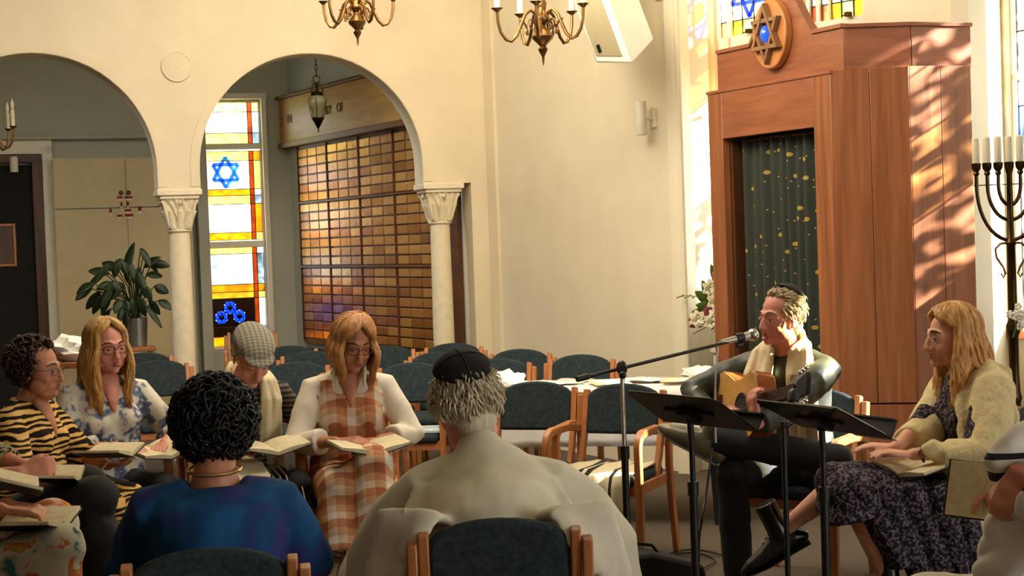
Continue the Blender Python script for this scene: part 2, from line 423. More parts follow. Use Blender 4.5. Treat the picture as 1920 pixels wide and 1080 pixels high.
def arkwin(name, s0, s1, narrow):
    cells = []; bars = []
    cz = zb+.36; a = s0+.03; n0 = a+.07; m0 = n0+.035
    zt = zb-.03
    cols = [(a, n0), (m0, s1-.03)] if narrow else [(a, n0-.02), (n0+.01, n0+.08), (n0+.09, s1-.01)]
    for i, (x0, x1) in enumerate(cols):
        main = i == len(cols)-1
        zz = [zb+.03, zb+.13, zb+.56, zb+.8, ztop-.03]
        cc = [AMB if main else PNK, LBL if main else CLR, YEL, CLR]
        for k in range(4):
            if main and k in (0, 1):              # break the large panes into pieces
                xs = [x0+(x1-x0)*t for t in (0, .28, .62, 1)]
                pal = [((240, 206, 90), (252, 240, 150), (226, 196, 90)), ((250, 236, 214), (214, 226, 246), (226, 240, 206))][k]
                zs = [zz[k], zz[k+1]] if k == 0 else [zz[1], zz[1]+.16, zz[2]]
                for zi in range(len(zs)-1):
                    for j in range(3): cells.append((xs[j], xs[j+1], zs[zi], zs[zi+1], glass(pal[(j+zi) % 3])))
            else: cells.append((x0, x1, zz[k], zz[k+1], glass(cc[k])))
        zl = [1.23, 1.9, zt-.24, zt-.03]
        for k in range(3): cells.append((x0, x1, zl[k], zl[k+1], glass((CLR, CLR, AMB)[k])))
    bars += [(s0, s1, zb-.06, zb+.03), (s0, s0+.03, 1.2, ztop), (s1-.03, s1, 1.2, ztop), (s0, s1, 1.2, 1.23), (s0, s1, ztop-.03, ztop)]
    for (p, q_), (r_, t) in zip(cols, cols[1:]): bars.append((q_, r_, 1.2, ztop))
    o = winframe(name, MW, cells, bars)
    x0, x1 = cols[-1]; star_panes(o, ((x0+x1)/2, zb+.33), .9, .19, .026, glass((70, 110, 226)), .05)
    bm = BM(); ball(bm, ((x0+x1)/2, .04, zb+.33), (.05, .006, .07)); link('star_centre', bm, glass((240, 214, 40)), o)
    bm = BM(); box(bm, (x0+(x1-x0)*.62, -.005, zb+.04), (.035, .04, .03)); box(bm, (x0+(x1-x0)*.55, -.015, zb+.035), (.05, .01, .01)); link('window_latch', bm, m_bronze, o, bevel=.003)
arkwin('window_2', sL0, sL1, True)
arkwin('window_3', sR0, sR1, False)
# right-hand window wall (mostly outside the frame; the sun comes in through it)
angR = R(-60); MR = wallmx(R2, angR)
holes = [(.05, .72, .95, 3.9), (1.0, 1.95, 1.8, 3.4), (3.4, 4.2, 2.2, 3.1)]
bm = BM(); holed(bm, MR, -.15, 11.5, 0, CEIL, .16, holes); struct(link('wall_right', bm, m_wall2, smooth=False))
for i, (a, b, c, d) in enumerate(holes):
    cells = []; xs = [a+.03, a+.10, b-.10, b-.03]; zs = [c+.03, c+.5, c+.95, c+1.3, c+1.75, c+2.2, d-.03]
    for x in range(3):
        for z in range(6):
            col = [(CLR, CLR, LBL, CLR, CLR, AMB), (CLR, CLR, CLR, CLR, CLR, CLR), (CLR, AMB, CLR, CLR, YEL, CLR)][x][z] if i == 0 else (CLR, CLR, (250, 244, 220))[(x+z) % 3]
            cells.append((xs[x], xs[x+1], zs[z], zs[z+1], glass(col)))
    o = winframe('window_%d' % (4+i), MR, cells, [(a, a+.03, c, d), (b-.03, b, c, d), (a, b, c, c+.03), (a, b, d-.03, d), (a, b, (c+d)/2-.02, (c+d)/2+.02)])
bm = BM(); wbox(bm, MR, .45, -.03, s_on(MR, 1900, 626)[1], 1.1, .07, .05); struct(link('trim_rail', bm, m_beech, smooth=False, bevel=.005))
pR = MR @ V((11.5, 0, 0))
m_dimwall = wood('dimming_dark_wall', (64, 42, 26), (92, 62, 38), (8, 8, 1))  # dark finish given to the unseen walls to dim light on the foreground
bm = BM(); box(bm, (0, -3.1, CEIL/2), (18, .2, CEIL)); struct(link('wall_back', bm, m_dimwall, smooth=False))
bm = BM(); box(bm, (-7.2, 6.5, CEIL/2), (.2, 19.4, CEIL)); struct(link('wall_left', bm, m_dimwall, smooth=False))
pA = MA @ V((-7, .2, 0)); pts_ = [(-7.25, -3.2), (-7.25, pA.y), (c0.x, c0.y+.2), (c0.x+.3, c0.y+.1), (c1.x+.1, c1.y+.1), (WL.x+.1, WL.y+.1), (R1.x, R1.y+.1), (R2.x+.08, R2.y+.08), (pR.x+.1, pR.y), (pR.x+.1, -3.2)]
bm = BM(); a = [bm.verts.new((x, y, CEIL)) for x, y in pts_]; b = [bm.verts.new((x, y, CEIL+.1)) for x, y in pts_]
bm.faces.new(a); bm.faces.new(b[::-1])
for k in range(len(a)): bm.faces.new((a[k], b[k], b[(k+1) % len(a)], a[(k+1) % len(a)]))
struct(link('ceiling', bm, m_ceil, smooth=False))
# alcove behind the arcade
b0 = P(866, 400, 12.72); b1 = P(540, 190, 16.0); angB = math.atan2(b0.y-b1.y, b0.x-b1.x); MB_ = wallmx(b1, angB); LB = math.hypot(b0.x-b1.x, b0.y-b1.y)
ACE = 3.5
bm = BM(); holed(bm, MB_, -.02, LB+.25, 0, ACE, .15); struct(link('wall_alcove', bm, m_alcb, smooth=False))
MK = wallmx((b1.x, b1.y, 0), angA)                # far wall, s runs negative to the left
def sk(u, v=300): return s_on(MK, u, v)
wx0, wx1 = sk(386)[0], sk(494)[0]; wz0, wz1 = sk(440, 655)[1], sk(440, 186)[1]
dx1 = sk(78)[0]; dz1 = sk(50, 292)[1]
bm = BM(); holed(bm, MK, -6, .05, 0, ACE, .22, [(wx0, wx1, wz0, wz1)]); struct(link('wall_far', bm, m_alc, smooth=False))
bm = BM(); mxc = M.Translation(V((-3.6, 14.4, ACE+.04))) @ M.Rotation(angA, 4, 'Z')
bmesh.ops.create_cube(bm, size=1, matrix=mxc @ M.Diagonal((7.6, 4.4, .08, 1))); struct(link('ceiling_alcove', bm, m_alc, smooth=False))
bm = BM(); wbox(bm, MK, (wx0-3)/2+wx0/2-.8, -.06, sk(180, 258)[1], 3.6, .12, .04); struct(link('trim_ledge', bm, m_alc, smooth=False, bevel=.01))
# pier left of the alcove window
bm = BM(); a_, b_ = sk(362)[0], wx0-.02; wbox(bm, MK, (a_+b_)/2, -.12, ACE/2, b_-a_, .24, ACE); struct(link('wall_pier', bm, m_alc, smooth=False, bevel=.01))
bm = BM(); box(bm, (-2.5, 19.2, 1.5), (7, .2, 3.0)); o = struct(link('wall_outside', bm, mat('pale_block_wall', (206, 206, 200), .9, 0, .12, (3, 3, 6)), smooth=False))
# window 1: leaded panes with blue star and three rosettes
def zk(v): return sk(440, v)[1]
x0, x1 = wx0+.01, sk(491)[0]; xa, xb = sk(470)[0], sk(478)[0]
rows = [(190, 208, YEL), (208, 248, CLR), (248, 268, YEL), (282, 300, YEL), (300, 354, CLR), (354, 366, AMB), (366, 382, YEL), (382, 436, CLR), (436, 450, AMB), (464, 476, YEL), (476, 534, (214, 226, 240)), (534, 548, AMB), (548, 560, (214, 186, 90)), (560, 614, (66, 38, 22)), (614, 632, (70, 50, 20)), (632, 650, AMB)]
cells = []
for k, (va, vb, col) in enumerate(rows):
    tex = va >= 476 and va < 540
    if va != 560: cells.append((x0, xa, zk(vb), zk(va), glass(col, 1 if va < 464 else .95, False)))
    cells.append((xb, x1, zk(vb), zk(va), glass((YEL, CLR, (196, 210, 224), AMB)[k % 4], .9, tex)))
    cells.append((xa, xb, zk(vb), zk(va), glass((176, 104, 48))))
wf = winframe('window_1', MK, cells, [(wx0, wx0+.01, wz0, wz1), (x1, wx1, wz0, wz1), (wx0, wx1, zk(279), zk(268)), (wx0, wx1, zk(464), zk(452)), (wx0, wx1, zk(190), wz1), (wx0, wx1, wz0, zk(650))], depth=.12)
star_panes(wf, (sk(425)[0], zk(322)), .95, .155, .035, glass((96, 164, 240)), .12)
ROS = [(sk(u_, v_)[0], zk(v_)) for u_, v_ in ((434, 577), (418, 595), (452, 594))]
bm = BM(); NG = 34; zA, zB = zk(614), zk(560)
for i in range(NG):
    for j in range(NG):
        cx_, cz_ = x0+(xa-x0)*(i+.5)/NG, zA+(zB-zA)*(j+.5)/NG
        if min(math.hypot(cx_-a, cz_-b) for a, b in ROS) > .060: box(bm, (cx_, .12, cz_), ((xa-x0)/NG, .006, (zB-zA)/NG))
bmesh.ops.remove_doubles(bm, verts=bm.verts, dist=1e-5); link('pane', bm, glass((66, 38, 22)), wf, smooth=False)
for (uu, vv) in ((434, 577), (418, 595), (452, 594)):
    bm = BM(); c = V((sk(uu, vv)[0], .108, zk(vv)))
    for k in range(6):
        a = k*math.pi/3; ball(bm, c+V((math.cos(a)*.043, 0, math.sin(a)*.043)), (.030, .005, .030), seg=10, ring=6)
    link('rosette_pane', bm, glass((60, 120, 250), 1.0), wf)
    bm = BM(); ball(bm, c+V((0, -.004, 0)), (.028, .006, .028), seg=10, ring=6); link('rosette_centre', bm, glass((24, 30, 60)), wf)
bm = BM(); wbox(bm, MK, sk(497)[0], -.02, (wz0+wz1)/2, .05, .05, wz1-wz0+.1); wbox(bm, MK, (wx0+wx1)/2, -.02, wz1+.03, wx1-wx0+.1, .05, .06); struct(link('trim_window', bm, m_white, smooth=False, bevel=.006))
# doorway
o = bpy.data.objects.new('door_1', None); C.objects.link(o); o.matrix_world = MK; o['kind'] = 'structure'
sx0, sx1, sx2 = -4.2, sk(58)[0], sk(78)[0]; sx3 = sk(98)[0]; zt_ = sk(40, 298)[1]
bm = BM(); box(bm, ((sx0+sx1)/2, -.02, zt_/2-.03), (sx1-sx0, .04, zt_-.06)); link('door_leaf', bm, mat('black_green_felt', (20, 20, 17), .9, 0, .2), o, smooth=False)
bm = BM(); box(bm, ((sx1+sx2)/2, -.04, zt_/2), (sx2-sx1, .09, zt_)); box(bm, ((sx0+sx2)/2, -.04, zt_+.0), (sx2-sx0, .09, .08)); link('timber_frame', bm, m_dkbrown, o, bevel=.006)
bm = BM(); box(bm, ((sx2+sx3)/2, -.03, zt_/2+.06), (sx3-sx2, .07, zt_+.12)); box(bm, ((sx0+sx3)/2, -.03, zt_+.12), (sx3-sx0, .07, .16)); link('casing', bm, m_white, o, bevel=.006)
t = thing('picture_frame', 'small brown wooden picture frame hung on the dark door at the far left', 'picture', MK @ V((sk(5, 460)[0], -.045, sk(5, 460)[1])), angA)
bm = BM()
for dx, dz, sx, sz in ((0, .19, .24, .025), (0, -.19, .24, .025), (-.11, 0, .025, .4), (.11, 0, .025, .4)): box(bm, (dx, -.01, dz), (sx, .03, sz))
link('frame', bm, m_beech, t, bevel=.004)
bm = BM(); box(bm, (0, 0, 0), (.2, .01, .36)); link('picture', bm, m_dkbrown, t)
t = thing('wall_spotlight', 'small pale cylinder spotlight fixed high on the dark door', 'lamp', MK @ V((sk(26, 310)[0], -.05, sk(26, 310)[1])), angA)
bm = BM(); lathe(bm, [(.035, -.07), (.038, -.06), (.038, .06), (.03, .075)], 16, (0, -.06, 0)); link('lamp_housing', bm, m_white, t)
bm = BM(); tube(bm, [(0, -.03, .02), (0, .015, .02)], .015, 10); link('bracket', bm, m_black, t)
# cream cupboards on the far wall
ca, cb, cm = sk(96)[0], sk(352)[0], sk(231)[0]; ct, cmid = sk(180, 299)[1], sk(230, 391)[1]
for nm, lab, za, zc in (('wall_cupboard', 'upper cream wall cupboard with flat doors behind the plant', cmid+.003, ct), ('tall_cupboard', 'lower cream cupboard with tall flat doors behind the plant', 0.0, cmid-.003)):
    t = thing(nm, lab, 'cupboard', MK @ V((0, 0, 0)), angA)
    bm = BM(); box(bm, ((ca+cb)/2, -.10, (za+zc)/2), (cb-ca, .16, zc-za)); link('body', bm, m_white, t, smooth=False)
    for p, q_ in ((ca+.005, cm-.004), (cm+.004, cb-.005)):
        bm = BM(); box(bm, ((p+q_)/2, -.19, (za+zc)/2), (q_-p, .02, zc-za-.01)); link('door', bm, mat('cream_cupboard_paint', (206, 188, 146), .6, 0, .02), t, bevel=.004)
    if nm == 'wall_cupboard':
        for uu in (224, 238):
            bm = BM(); ball(bm, (sk(uu, 363)[0], -.215, sk(uu, 363)[1]), .022, seg=12, ring=8); link('knob', bm, m_brass, t)
m_red = mat('maroon_paper', (140, 30, 44), .8); 
for i, (uu, vv, pw, ph) in enumerate(((222, 372, 10, 5), (238, 372, 14, 5), (225, 385, 4, 9), (237, 384, 4, 9), (205, 397, 4, 9), (259, 393, 6, 10), (237, 396, 12, 5), (222, 406, 10, 5), (239, 405, 15, 6))):
    k = 15.6/FPX; s_, z_ = sk(uu, vv)
    bm = BM(); box(bm, (0, 0, 0), (pw*k, .003, ph*k)); lab = 'maroon paper strip on the cream cupboards, '+('upper left one under the knobs', 'upper right wide one under the knobs', 'small upright one at left of the middle pair', 'small upright one at right of the middle pair', 'far left small one', 'far right small one', 'wide one below the middle pair', 'lowest on the left', 'lowest and widest on the right')[i]
    o = tag(link('paper_strip', bm, m_red, None, smooth=False), lab, 'paper strip', 'maroon paper strips on the cupboard'); o.location = MK @ V((s_, -.2035, z_)); o.rotation_euler = (0, 0, angA)
    bm = BM(); box(bm, (0, -.0005, -ph*k*.6), (pw*k*.9, .003, ph*k*.5)); link('white_edge', bm, m_white, o, smooth=False)
# memorial board
def sb(u): return s_on(MB_, u, 400)[0]
g0, g1 = sb(571), sb(822); zt0, zt1 = .64, 2.52
t = thing('memorial_board', 'large wooden memorial board with rows of small brass name plaques in the alcove', 'memorial board', MB_ @ V((0, 0, 0)), angB)
m_board = wood('dark_board_wood', (78, 44, 20), (112, 68, 32), (2, 20, 20), .45)
m_plaq, nt, b = NT('brass_plaque'); oi = nt.nodes.new('ShaderNodeObjectInfo')
nt.links.new(ramp(nt, oi.outputs['Random'], [(0, (160, 104, 46)), (.4, (186, 130, 62)), (.7, (204, 152, 78)), (1, (216, 168, 92))]), b.inputs['Base Color'])
b.inputs['Roughness'].default_value = .3; b.inputs['Metallic'].default_value = .6
n = node(nt, 'ShaderNodeTexNoise', Scale=9.0, Detail=2.0); nt.links.new(coords(nt, (1, 1, 1)), n.inputs['Vector']); bump(nt, b, n.outputs[0], .35, .02)
bm = BM(); box(bm, ((g0+LB)/2-.02, -.02, (zt0+zt1)/2), (LB-g0+.02, .04, zt1-zt0+.06)); link('board', bm, m_board, t, smooth=False)
bm = BM(); box(bm, (LB/2, -.05, 2.785), (LB, .10, .46)); link('header', bm, wood('golden_header_wood', (150, 108, 48), (184, 142, 76), (2, 16, 16), .45), t, bevel=.006)
bm = BM(); box(bm, (LB/2+.01, -.06, 2.555), (LB, .14, .055)); link('ledge', bm, m_board, t, bevel=.006)
bm = BM(); box(bm, (LB/2, -.055, 3.03), (LB+.04, .15, .03)); link('cornice', bm, m_board, t, bevel=.006)
GW = (g1-g0)/4; rows_ = 21; ph = (zt1-zt0-.08)/rows_
bm = BM(); box(bm, (0, 0, 0), (GW/3-.028, .012, ph-.014)); pm = None
for gi in range(4):
    for ci in range(3):
        for ri in range(rows_):
            s_ = g0+gi*GW+.02+(ci+.5)*((GW-.03)/3); z_ = zt1-.02-(ri+.5)*ph-((ri >= 6)+(ri >= 13))*.02
            if pm is None:
                o = link('plaque', bm, m_plaq, t, bevel=.003); pm = o
            else: o = pm.copy(); C.objects.link(o); o.parent = t
            o.location = (s_, -.046+random.uniform(-.001, .001), z_); o.rotation_euler = (random.uniform(-.012, .012), 0, random.uniform(-.012, .012))
for gi in range(5):
    bm = BM(); box(bm, (g0+gi*GW, -.045, (zt0+zt1)/2), (.016, .03, zt1-zt0)); link('upright_strip', bm, m_board, t, bevel=.003)
for ri, dz in ((6, .01), (13, .03)):
    bm = BM(); box(bm, ((g0+g1)/2, -.05, zt1-.02-ri*ph-dz), (g1-g0, .04, .02)); link('cross_strip', bm, m_board, t, bevel=.003)
bm = BM(); box(bm, (LB/2+.1, -.03, zt0-.33), (LB-.2, .05, .5)); link('lower_panel', bm, mat('grey_green_panel', (70, 72, 60), .7), t, smooth=False)
m_letter = mat('dark_lettering', (96, 64, 26), .6)
def text(name, s, size, loc, rot, m, parent=None, extrude=.004, align='CENTER', shear=0):
    cu = bpy.data.curves.new(name, 'FONT'); cu.body = s; cu.size = size; cu.extrude = extrude; cu.align_x = align; cu.align_y = 'CENTER'; cu.shear = shear
    o = bpy.data.objects.new(name, cu); C.objects.link(o)
    dg = bpy.context.evaluated_depsgraph_get(); dg.update(); me = bpy.data.meshes.new_from_object(o.evaluated_get(dg)); bpy.data.objects.remove(o); bpy.data.curves.remove(cu)
    me.materials.clear(); me.materials.append(m); o = bpy.data.objects.new(name, me); C.objects.link(o); o.location = loc; o.rotation_euler = rot; o.parent = parent; return o
for s_, u_ in (('IN', 568), ('MEMORY', 629), ('OF', 664)): text('lettering', s_, .12, (sb(u_), -.102, 2.80), (R(90), 0, 0), m_letter, t)
# ---------------------------------------------------------------- ark cabinet
FL, FR, S2, S3 = V((1.247, 9.9, 0)), V((1.783, 8.81, 0)), V((2.195, 8.72, 0)), V((2.567, 8.84, 0))
BL, BR = V((1.50, 10.27, 0)), V((2.55, 8.99, 0))
ark = thing('ark_cabinet', 'tall red-brown wooden ark with dark green curtain and star crest', 'cabinet')
angF = math.atan2(FR.y-FL.y, FR.x-FL.x); MF = wallmx(FL, angF); LF = (FR-FL).length
ZT, ZSEAM = 2.415, .575
def arkpanel(name, mx, s0, s1, z0, z1, th=.03, y=0, m=None, bev=.003):
    bm = BM(); wbox(bm, mx, (s0+s1)/2, y+th/2, (z0+z1)/2, s1-s0, th, z1-z0); return link(name, bm, m or m_ark, ark, bevel=bev)
arkpanel('stile', MF, 0, .15, 0, ZT-.02, .05); arkpanel('stile', MF, LF-.155, LF, 0, ZT-.02, .05)
arkpanel('top_rail', MF, .15, LF-.155, 2.115, ZT-.02, .05, 0, m_arkh)
arkpanel('cap_strip', MF, -.01, LF+.01, ZT-.02, ZT, .12, -.006, m_arkh)
arkpanel('bottom_rail', MF, .15, LF-.155, 0, .35, .05, 0, m_arkh)
bm = BM(); wbox(bm, MF, .152+.015, .11, 1.2, .03, .12, 1.9); wbox(bm, MF, LF-.17, .11, 1.2, .03, .12, 1.9); link('jamb', bm, m_dkbrown, ark, smooth=False)
for a, b in ((FR, S2), (S2, S3)):
    mx = wallmx(a, math.atan2(b.y-a.y, b.x-a.x)); L = (b-a).length; n = 2
    for k in range(n): arkpanel('side_panel', mx, L*k/n+.001, L*(k+1)/n-.001, ZSEAM+.004, ZT, .03)
    arkpanel('base_panel', mx, .004, L-.004, .02, ZSEAM-.004, .03, .006)
bm = BM(); pl = [FL+V((.04, 0.03, 0)), FR+V((.02, .04, 0)), S2+V((0, .04, 0)), S3+V((-.01, .03, 0)), BR, BL]
for z0, z1 in ((ZT-.05, ZT-.022),):
    a = [bm.verts.new((p.x, p.y, z0)) for p in pl]; b = [bm.verts.new((p.x, p.y, z1)) for p in pl]
    bm.faces.new(a[::-1]); bm.faces.new(b)
    for k in range(6): bm.faces.new((a[k], a[(k+1) % 6], b[(k+1) % 6], b[k]))
link('roof', bm, m_ark, ark, smooth=False)
bm = BM(); bar(bm, (FL.x+.02, FL.y+.03, 1.2), (BL.x, BL.y, 1.2), 2.38, .03, side=(0, 0, 1)); bar(bm, (BL.x, BL.y, 1.2), (BR.x, BR.y, 1.2), 2.38, .03, side=(0, 0, 1)); link('back_panel', bm, m_dkbrown, ark, smooth=False)
# crest: front board with hump, two side boards
hump = [(.03, ZT), (.03, 2.655), (.384, 2.655), (.44, 2.715), (.50, 2.80), (.575, 2.90), (.63, 2.965), (.69, 2.985), (.75, 2.965), (.82, 2.89), (.88, 2.80), (.94, 2.715), (.993, 2.655), (LF+.05, 2.655), (LF+.05, ZT)]
bm = BM(); prism(bm, hump, .04, MF @ M.Translation(V((0, .06, 0)))); link('crest_board', bm, m_arkh, ark, smooth=False)
bm = BM()
top = hump[1:-1]
strip(bm, [MF @ V((x, .075, z)) for x, z in top], .055, .022, side=MF.to_3x3() @ V((0, 1, 0))); link('crest_moulding', bm, m_arkh, ark, smooth=False)
q0 = MF @ V((LF+.05, .06, 0)); q1 = P(1707, 43, 8.80); q2 = P(1820, 45, 8.93)
for a, b in ((q0, q1), (q1, q2)):
    mx = wallmx(a, math.atan2(b.y-a.y, b.x-a.x)); L = math.hypot(b.x-a.x, b.y-a.y)
    arkpanel('crest_side', mx, .004, L-.002, ZT, 2.64, .03, 0, m_arkh); arkpanel('crest_cap', mx, -.005, L+.005, 2.64, 2.662, .05, -.012, m_arkh)
# medallion
mc = MF @ M.Translation(V((.645, .06, 2.686)))
bm = BM(); ell = [(.165*math.cos(2*math.pi*k/48), .2*math.sin(2*math.pi*k/48)) for k in range(48)]
prism(bm, ell, .05, mc @ M.Translation(V((0, -.05, 0)))); md = link('medallion', bm, m_med, ark, bevel=.006)
for sgn in (1, -1):
    p = [(.150*math.cos(a), .178*math.sin(a)) for a in (math.pi/2*sgn+2*math.pi*k/3 for k in range(3))]
    bm = BM()
    inn = [(x*.74, z*.74) for x, z in p]; inn = [(x*.74, z*.74) for x, z in p]
    y0, y1 = -.092+(.004 if sgn < 0 else 0), -.05
    vs = [[bm.verts.new(mc @ V((x, y, z))) for x, z in L] for L, y in ((p, y0), (inn, y0), (inn, y1), (p, y1))]
    for i in range(3):
        j = (i+1) % 3
        for A, B in ((0, 1), (1, 2), (2, 3), (3, 0)): bm.faces.new((vs[A][i], vs[A][j], vs[B][j], vs[B][i]))
    link('star_triangle', bm, m_star, md, smooth=False)
m_gem, nt, b = NT('blue_gem'); b.inputs['Base Color'].default_value = lin((40, 90, 220)); b.inputs['Roughness'].default_value = .05; b.inputs['Coat Weight'].default_value = .6
b.inputs['Emission Color'].default_value = lin((40, 90, 230)); b.inputs['Emission Strength'].default_value = .6  # emission added to make the gem glow
bm = BM(); ball(bm, (0, -.07, 0), (.034, .035, .05), mx=mc); link('glowing_gem', bm, m_gem, md)
# curtain with gold dots
m_cur, nt, b = NT('green_curtain'); uv = coords(nt, (1, 1.75, 1), 'UV')
vo = node(nt, 'ShaderNodeTexVoronoi', voronoi_dimensions='2D', Scale=7.0, Randomness=.8); nt.links.new(uv, vo.inputs['Vector'])
vn = node(nt, 'ShaderNodeTexVoronoi', voronoi_dimensions='2D', Scale=11.0, Randomness=.9); nt.links.new(uv, vn.inputs['Vector'])
def lt(x, t):
    n = nt.nodes.new('ShaderNodeMath'); n.operation = 'LESS_THAN'; nt.links.new(x, n.inputs[0]); n.inputs[1].default_value = t; return n.outputs[0]
mxn = nt.nodes.new('ShaderNodeMath'); mxn.operation = 'MAXIMUM'; nt.links.new(lt(vo.outputs['Distance'], .088), mxn.inputs[0]); nt.links.new(lt(vn.outputs['Distance'], .045), mxn.inputs[1])
nt.links.new(ramp(nt, mxn.outputs[0], [(0, (44, 50, 40)), (1, (176, 146, 62))]), b.inputs['Base Color']); b.inputs['Roughness'].default_value = .8
bm = BM(); uvl = bm.loops.layers.uv.new('UVMap'); NX, NZ = 110, 24
s0, s1, z0, z1 = .17, LF-.17, .36, 2.11
grid = []
for i in range(NX+1):
    t_ = i/NX; col = []
    for j in range(NZ+1):
        h = j/NZ; s_ = s0+(s1-s0)*t_
        ph_ = t_*2*math.pi*10 + .9*math.sin(t_*11) + .25*math.sin(h*5+t_*7)
        y = .12 + .03*math.sin(ph_)*(1-.25*h) + .01*math.sin(t_*37+h*2)
        col.append(bm.verts.new(MF @ V((s_, y, z0+(z1-z0)*h))))
    grid.append(col)
for i in range(NX):
    for j in range(NZ):
        f = bm.faces.new((grid[i][j], grid[i+1][j], grid[i+1][j+1], grid[i][j+1]))
        for l, (a, b_) in zip(f.loops, ((i, j), (i+1, j), (i+1, j+1), (i, j+1))): l[uvl].uv = (a/NX, b_/NZ)
link('curtain', bm, m_cur, ark, angle=180)
bm = BM(); tube(bm, [MF @ V((.16, .12, 2.10)), MF @ V((LF-.16, .12, 2.10))], .012, 8); link('curtain_rod', bm, m_brass, ark)
# ---------------------------------------------------------------- chandeliers
def chandelier(pos, rad, phi0, label, cz, lit=True):
    o = thing('chandelier', label, 'chandelier', pos, 0, 'brass chandeliers')
    k = rad/.25
    bm = BM(); lathe(bm, [(.002, -.02), (.006, 0), (.008, .03), (.022, .055), (.028, .07), (.016, .085), (.03, .10), (.056, .125), (.06, .14), (.045, .165), (.022, .19), (.02, .2), (.04, .22), (.045, .24), (.04, .26), (.022, .28), (.025, .3), (.03, .32), (.018, .35), (.026, .37), (.018, .39), (.03, .43), (.02, .46), (.02, .52)], 20)
    bmesh.ops.scale(bm, vec=(k, k, k), verts=bm.verts); link('stem', bm, m_brass, o)
    bm = BM(); z = .52*k; n = int((CEIL-pos[2]-z if lit else ACE-pos[2]-z)/.035)
    for i in range(n):
        a, b = ((1, 0, 0), (0, 1, 0)) if i % 2 else ((0, 1, 0), (1, 0, 0))
        tube(bm, [V((0, 0, z+.02+i*.035))+V(a)*.011*math.cos(t)+V((0, 0, .022*math.sin(t))) for t in (2*math.pi*j/8 for j in range(8))], .0035, 5, closed=True)
    link('chain', bm, m_brass, o)
    for i in range(5):
        t = phi0+2*math.pi*i/5; e = V((math.cos(t), math.sin(t), 0)); Z = V((0, 0, 1))
        def q(r, z): return e*r*rad + Z*z*k
        bm = BM()
        pts = [q(.10, .235), q(.16, .27), q(.26, .285), q(.38, .26), q(.48, .20), q(.58, .145), q(.70, .115), q(.82, .125), q(.93, .165), q(.985, .22), q(1.0, .29)]
        tube(bm, pts, [.010]*8+[.009]*3, 8)
        tube(bm, [q(.48, .20)+(q(.06, 0)*math.cos(a_)*(1-j/16)*1.0)+Z*(.035*math.sin(a_)*(1-j/16)*k) + q(-.14, -.03)*min(1, j/6) for j, a_ in ((j, 1+j*.55) for j in range(13))], .006, 6)
        tube(bm, [q(.24, .20)+(q(.10, 0)*math.cos(a_)*(1-j/16))+Z*(.04*math.sin(a_)*(1-j/16)*k) for j, a_ in ((j, j*.55) for j in range(13))], .006, 6)
        arm = link('arm', bm, m_brass, o)
        bm = BM(); c = q(1, .29); lathe(bm, [(.006, -.02), (.012, -.01), (.030*k, .004), (.034*k, .008), (.012, .01)], 16, c); link('drip_pan', bm, m_brass, arm)
        bm = BM(); lathe(bm, [(.016, .008), (.017, .02), (.017, .14), (.012, .145)], 14, c); link('candle_sleeve', bm, m_candle, arm)
        bm = BM(); lathe(bm, [(.008, .145), (.014, .165), (.016, .185), (.010, .21), (.002, .235)], 12, c); link('bulb', bm, m_bulb if lit else m_candle, arm)
    if lit:
        light('chandelier_light', 'POINT', V(pos)+V((0, 0, .75*k)), 26, (1, .80, .54), .22)
    return o
p1 = P(671, 80, 10.0); chandelier(p1, .232, R(14), 'brass chandelier hanging above the right-hand arch', 0)
p2 = P(1019, 116, 9.3); chandelier(p2, .262, R(190), 'larger brass chandelier hanging near the white wall loudspeaker', 0)
p3 = P(-24, 306, 13.4); chandelier(p3, .25, R(-11), 'unlit brass chandelier hanging in the left arch by the dark door', 0, False)
# lantern in the right arch
pl_ = P(597, 248, 13.6); t = thing('hanging_lantern', 'small glass and bronze lantern hung on a chain in the right arch', 'lantern', pl_)
bm = BM(); lathe(bm, [(.003, 0), (.008, .012), (.004, .025), (.012, .04), (.045, .10), (.055, .115), (.05, .125)], 16); link('lower_cup', bm, m_bronze, t)
m_lg, nt, b = NT('frosted_lantern_glass'); b.inputs['Base Color'].default_value = lin((150, 144, 116)); b.inputs['Roughness'].default_value = .2; b.inputs['Transmission Weight'].default_value = .35
bm = BM(); lathe(bm, [(.045, .12), (.05, .17), (.062, .20), (.075, .235), (.078, .265), (.066, .295), (.05, .31)], 20); link('glass_body', bm, m_lg, t)
bm = BM(); lathe(bm, [(.052, .305), (.056, .315), (.05, .33), (.03, .345)], 16)
for i in range(4):
    a = i*math.pi/2; tube(bm, [(.045*math.cos(a), .045*math.sin(a), .32), (.05*math.cos(a), .05*math.sin(a), .36), (.035*math.cos(a), .035*math.sin(a), .40), (.008*math.cos(a), .008*math.sin(a), .42)], .006, 6)
    tube(bm, [(.07*math.cos(a), .07*math.sin(a), .29), (.08*math.cos(a), .08*math.sin(a), .26), (.066*math.cos(a), .066*math.sin(a), .2), (.05*math.cos(a), .05*math.sin(a), .12)], .003, 6)
tube(bm, [(.03*math.cos(a), 0, .45+.03*math.sin(a)) for a in (2*math.pi*k/12 for k in range(12))], .005, 6, closed=True); link('crown', bm, m_bronze, t)
bm = BM()
for i in range(int((ACE-pl_.z-.48)/.05)):
    a = (1, 0, 0) if i % 2 else (0, 1, 0)
    tube(bm, [V((0, 0, .50+i*.05))+V(a)*.011*math.cos(t_)+V((0, 0, .032*math.sin(t_))) for t_ in (2*math.pi*j/8 for j in range(8))], .004, 5, closed=True)
link('chain', bm, m_bronze, t)
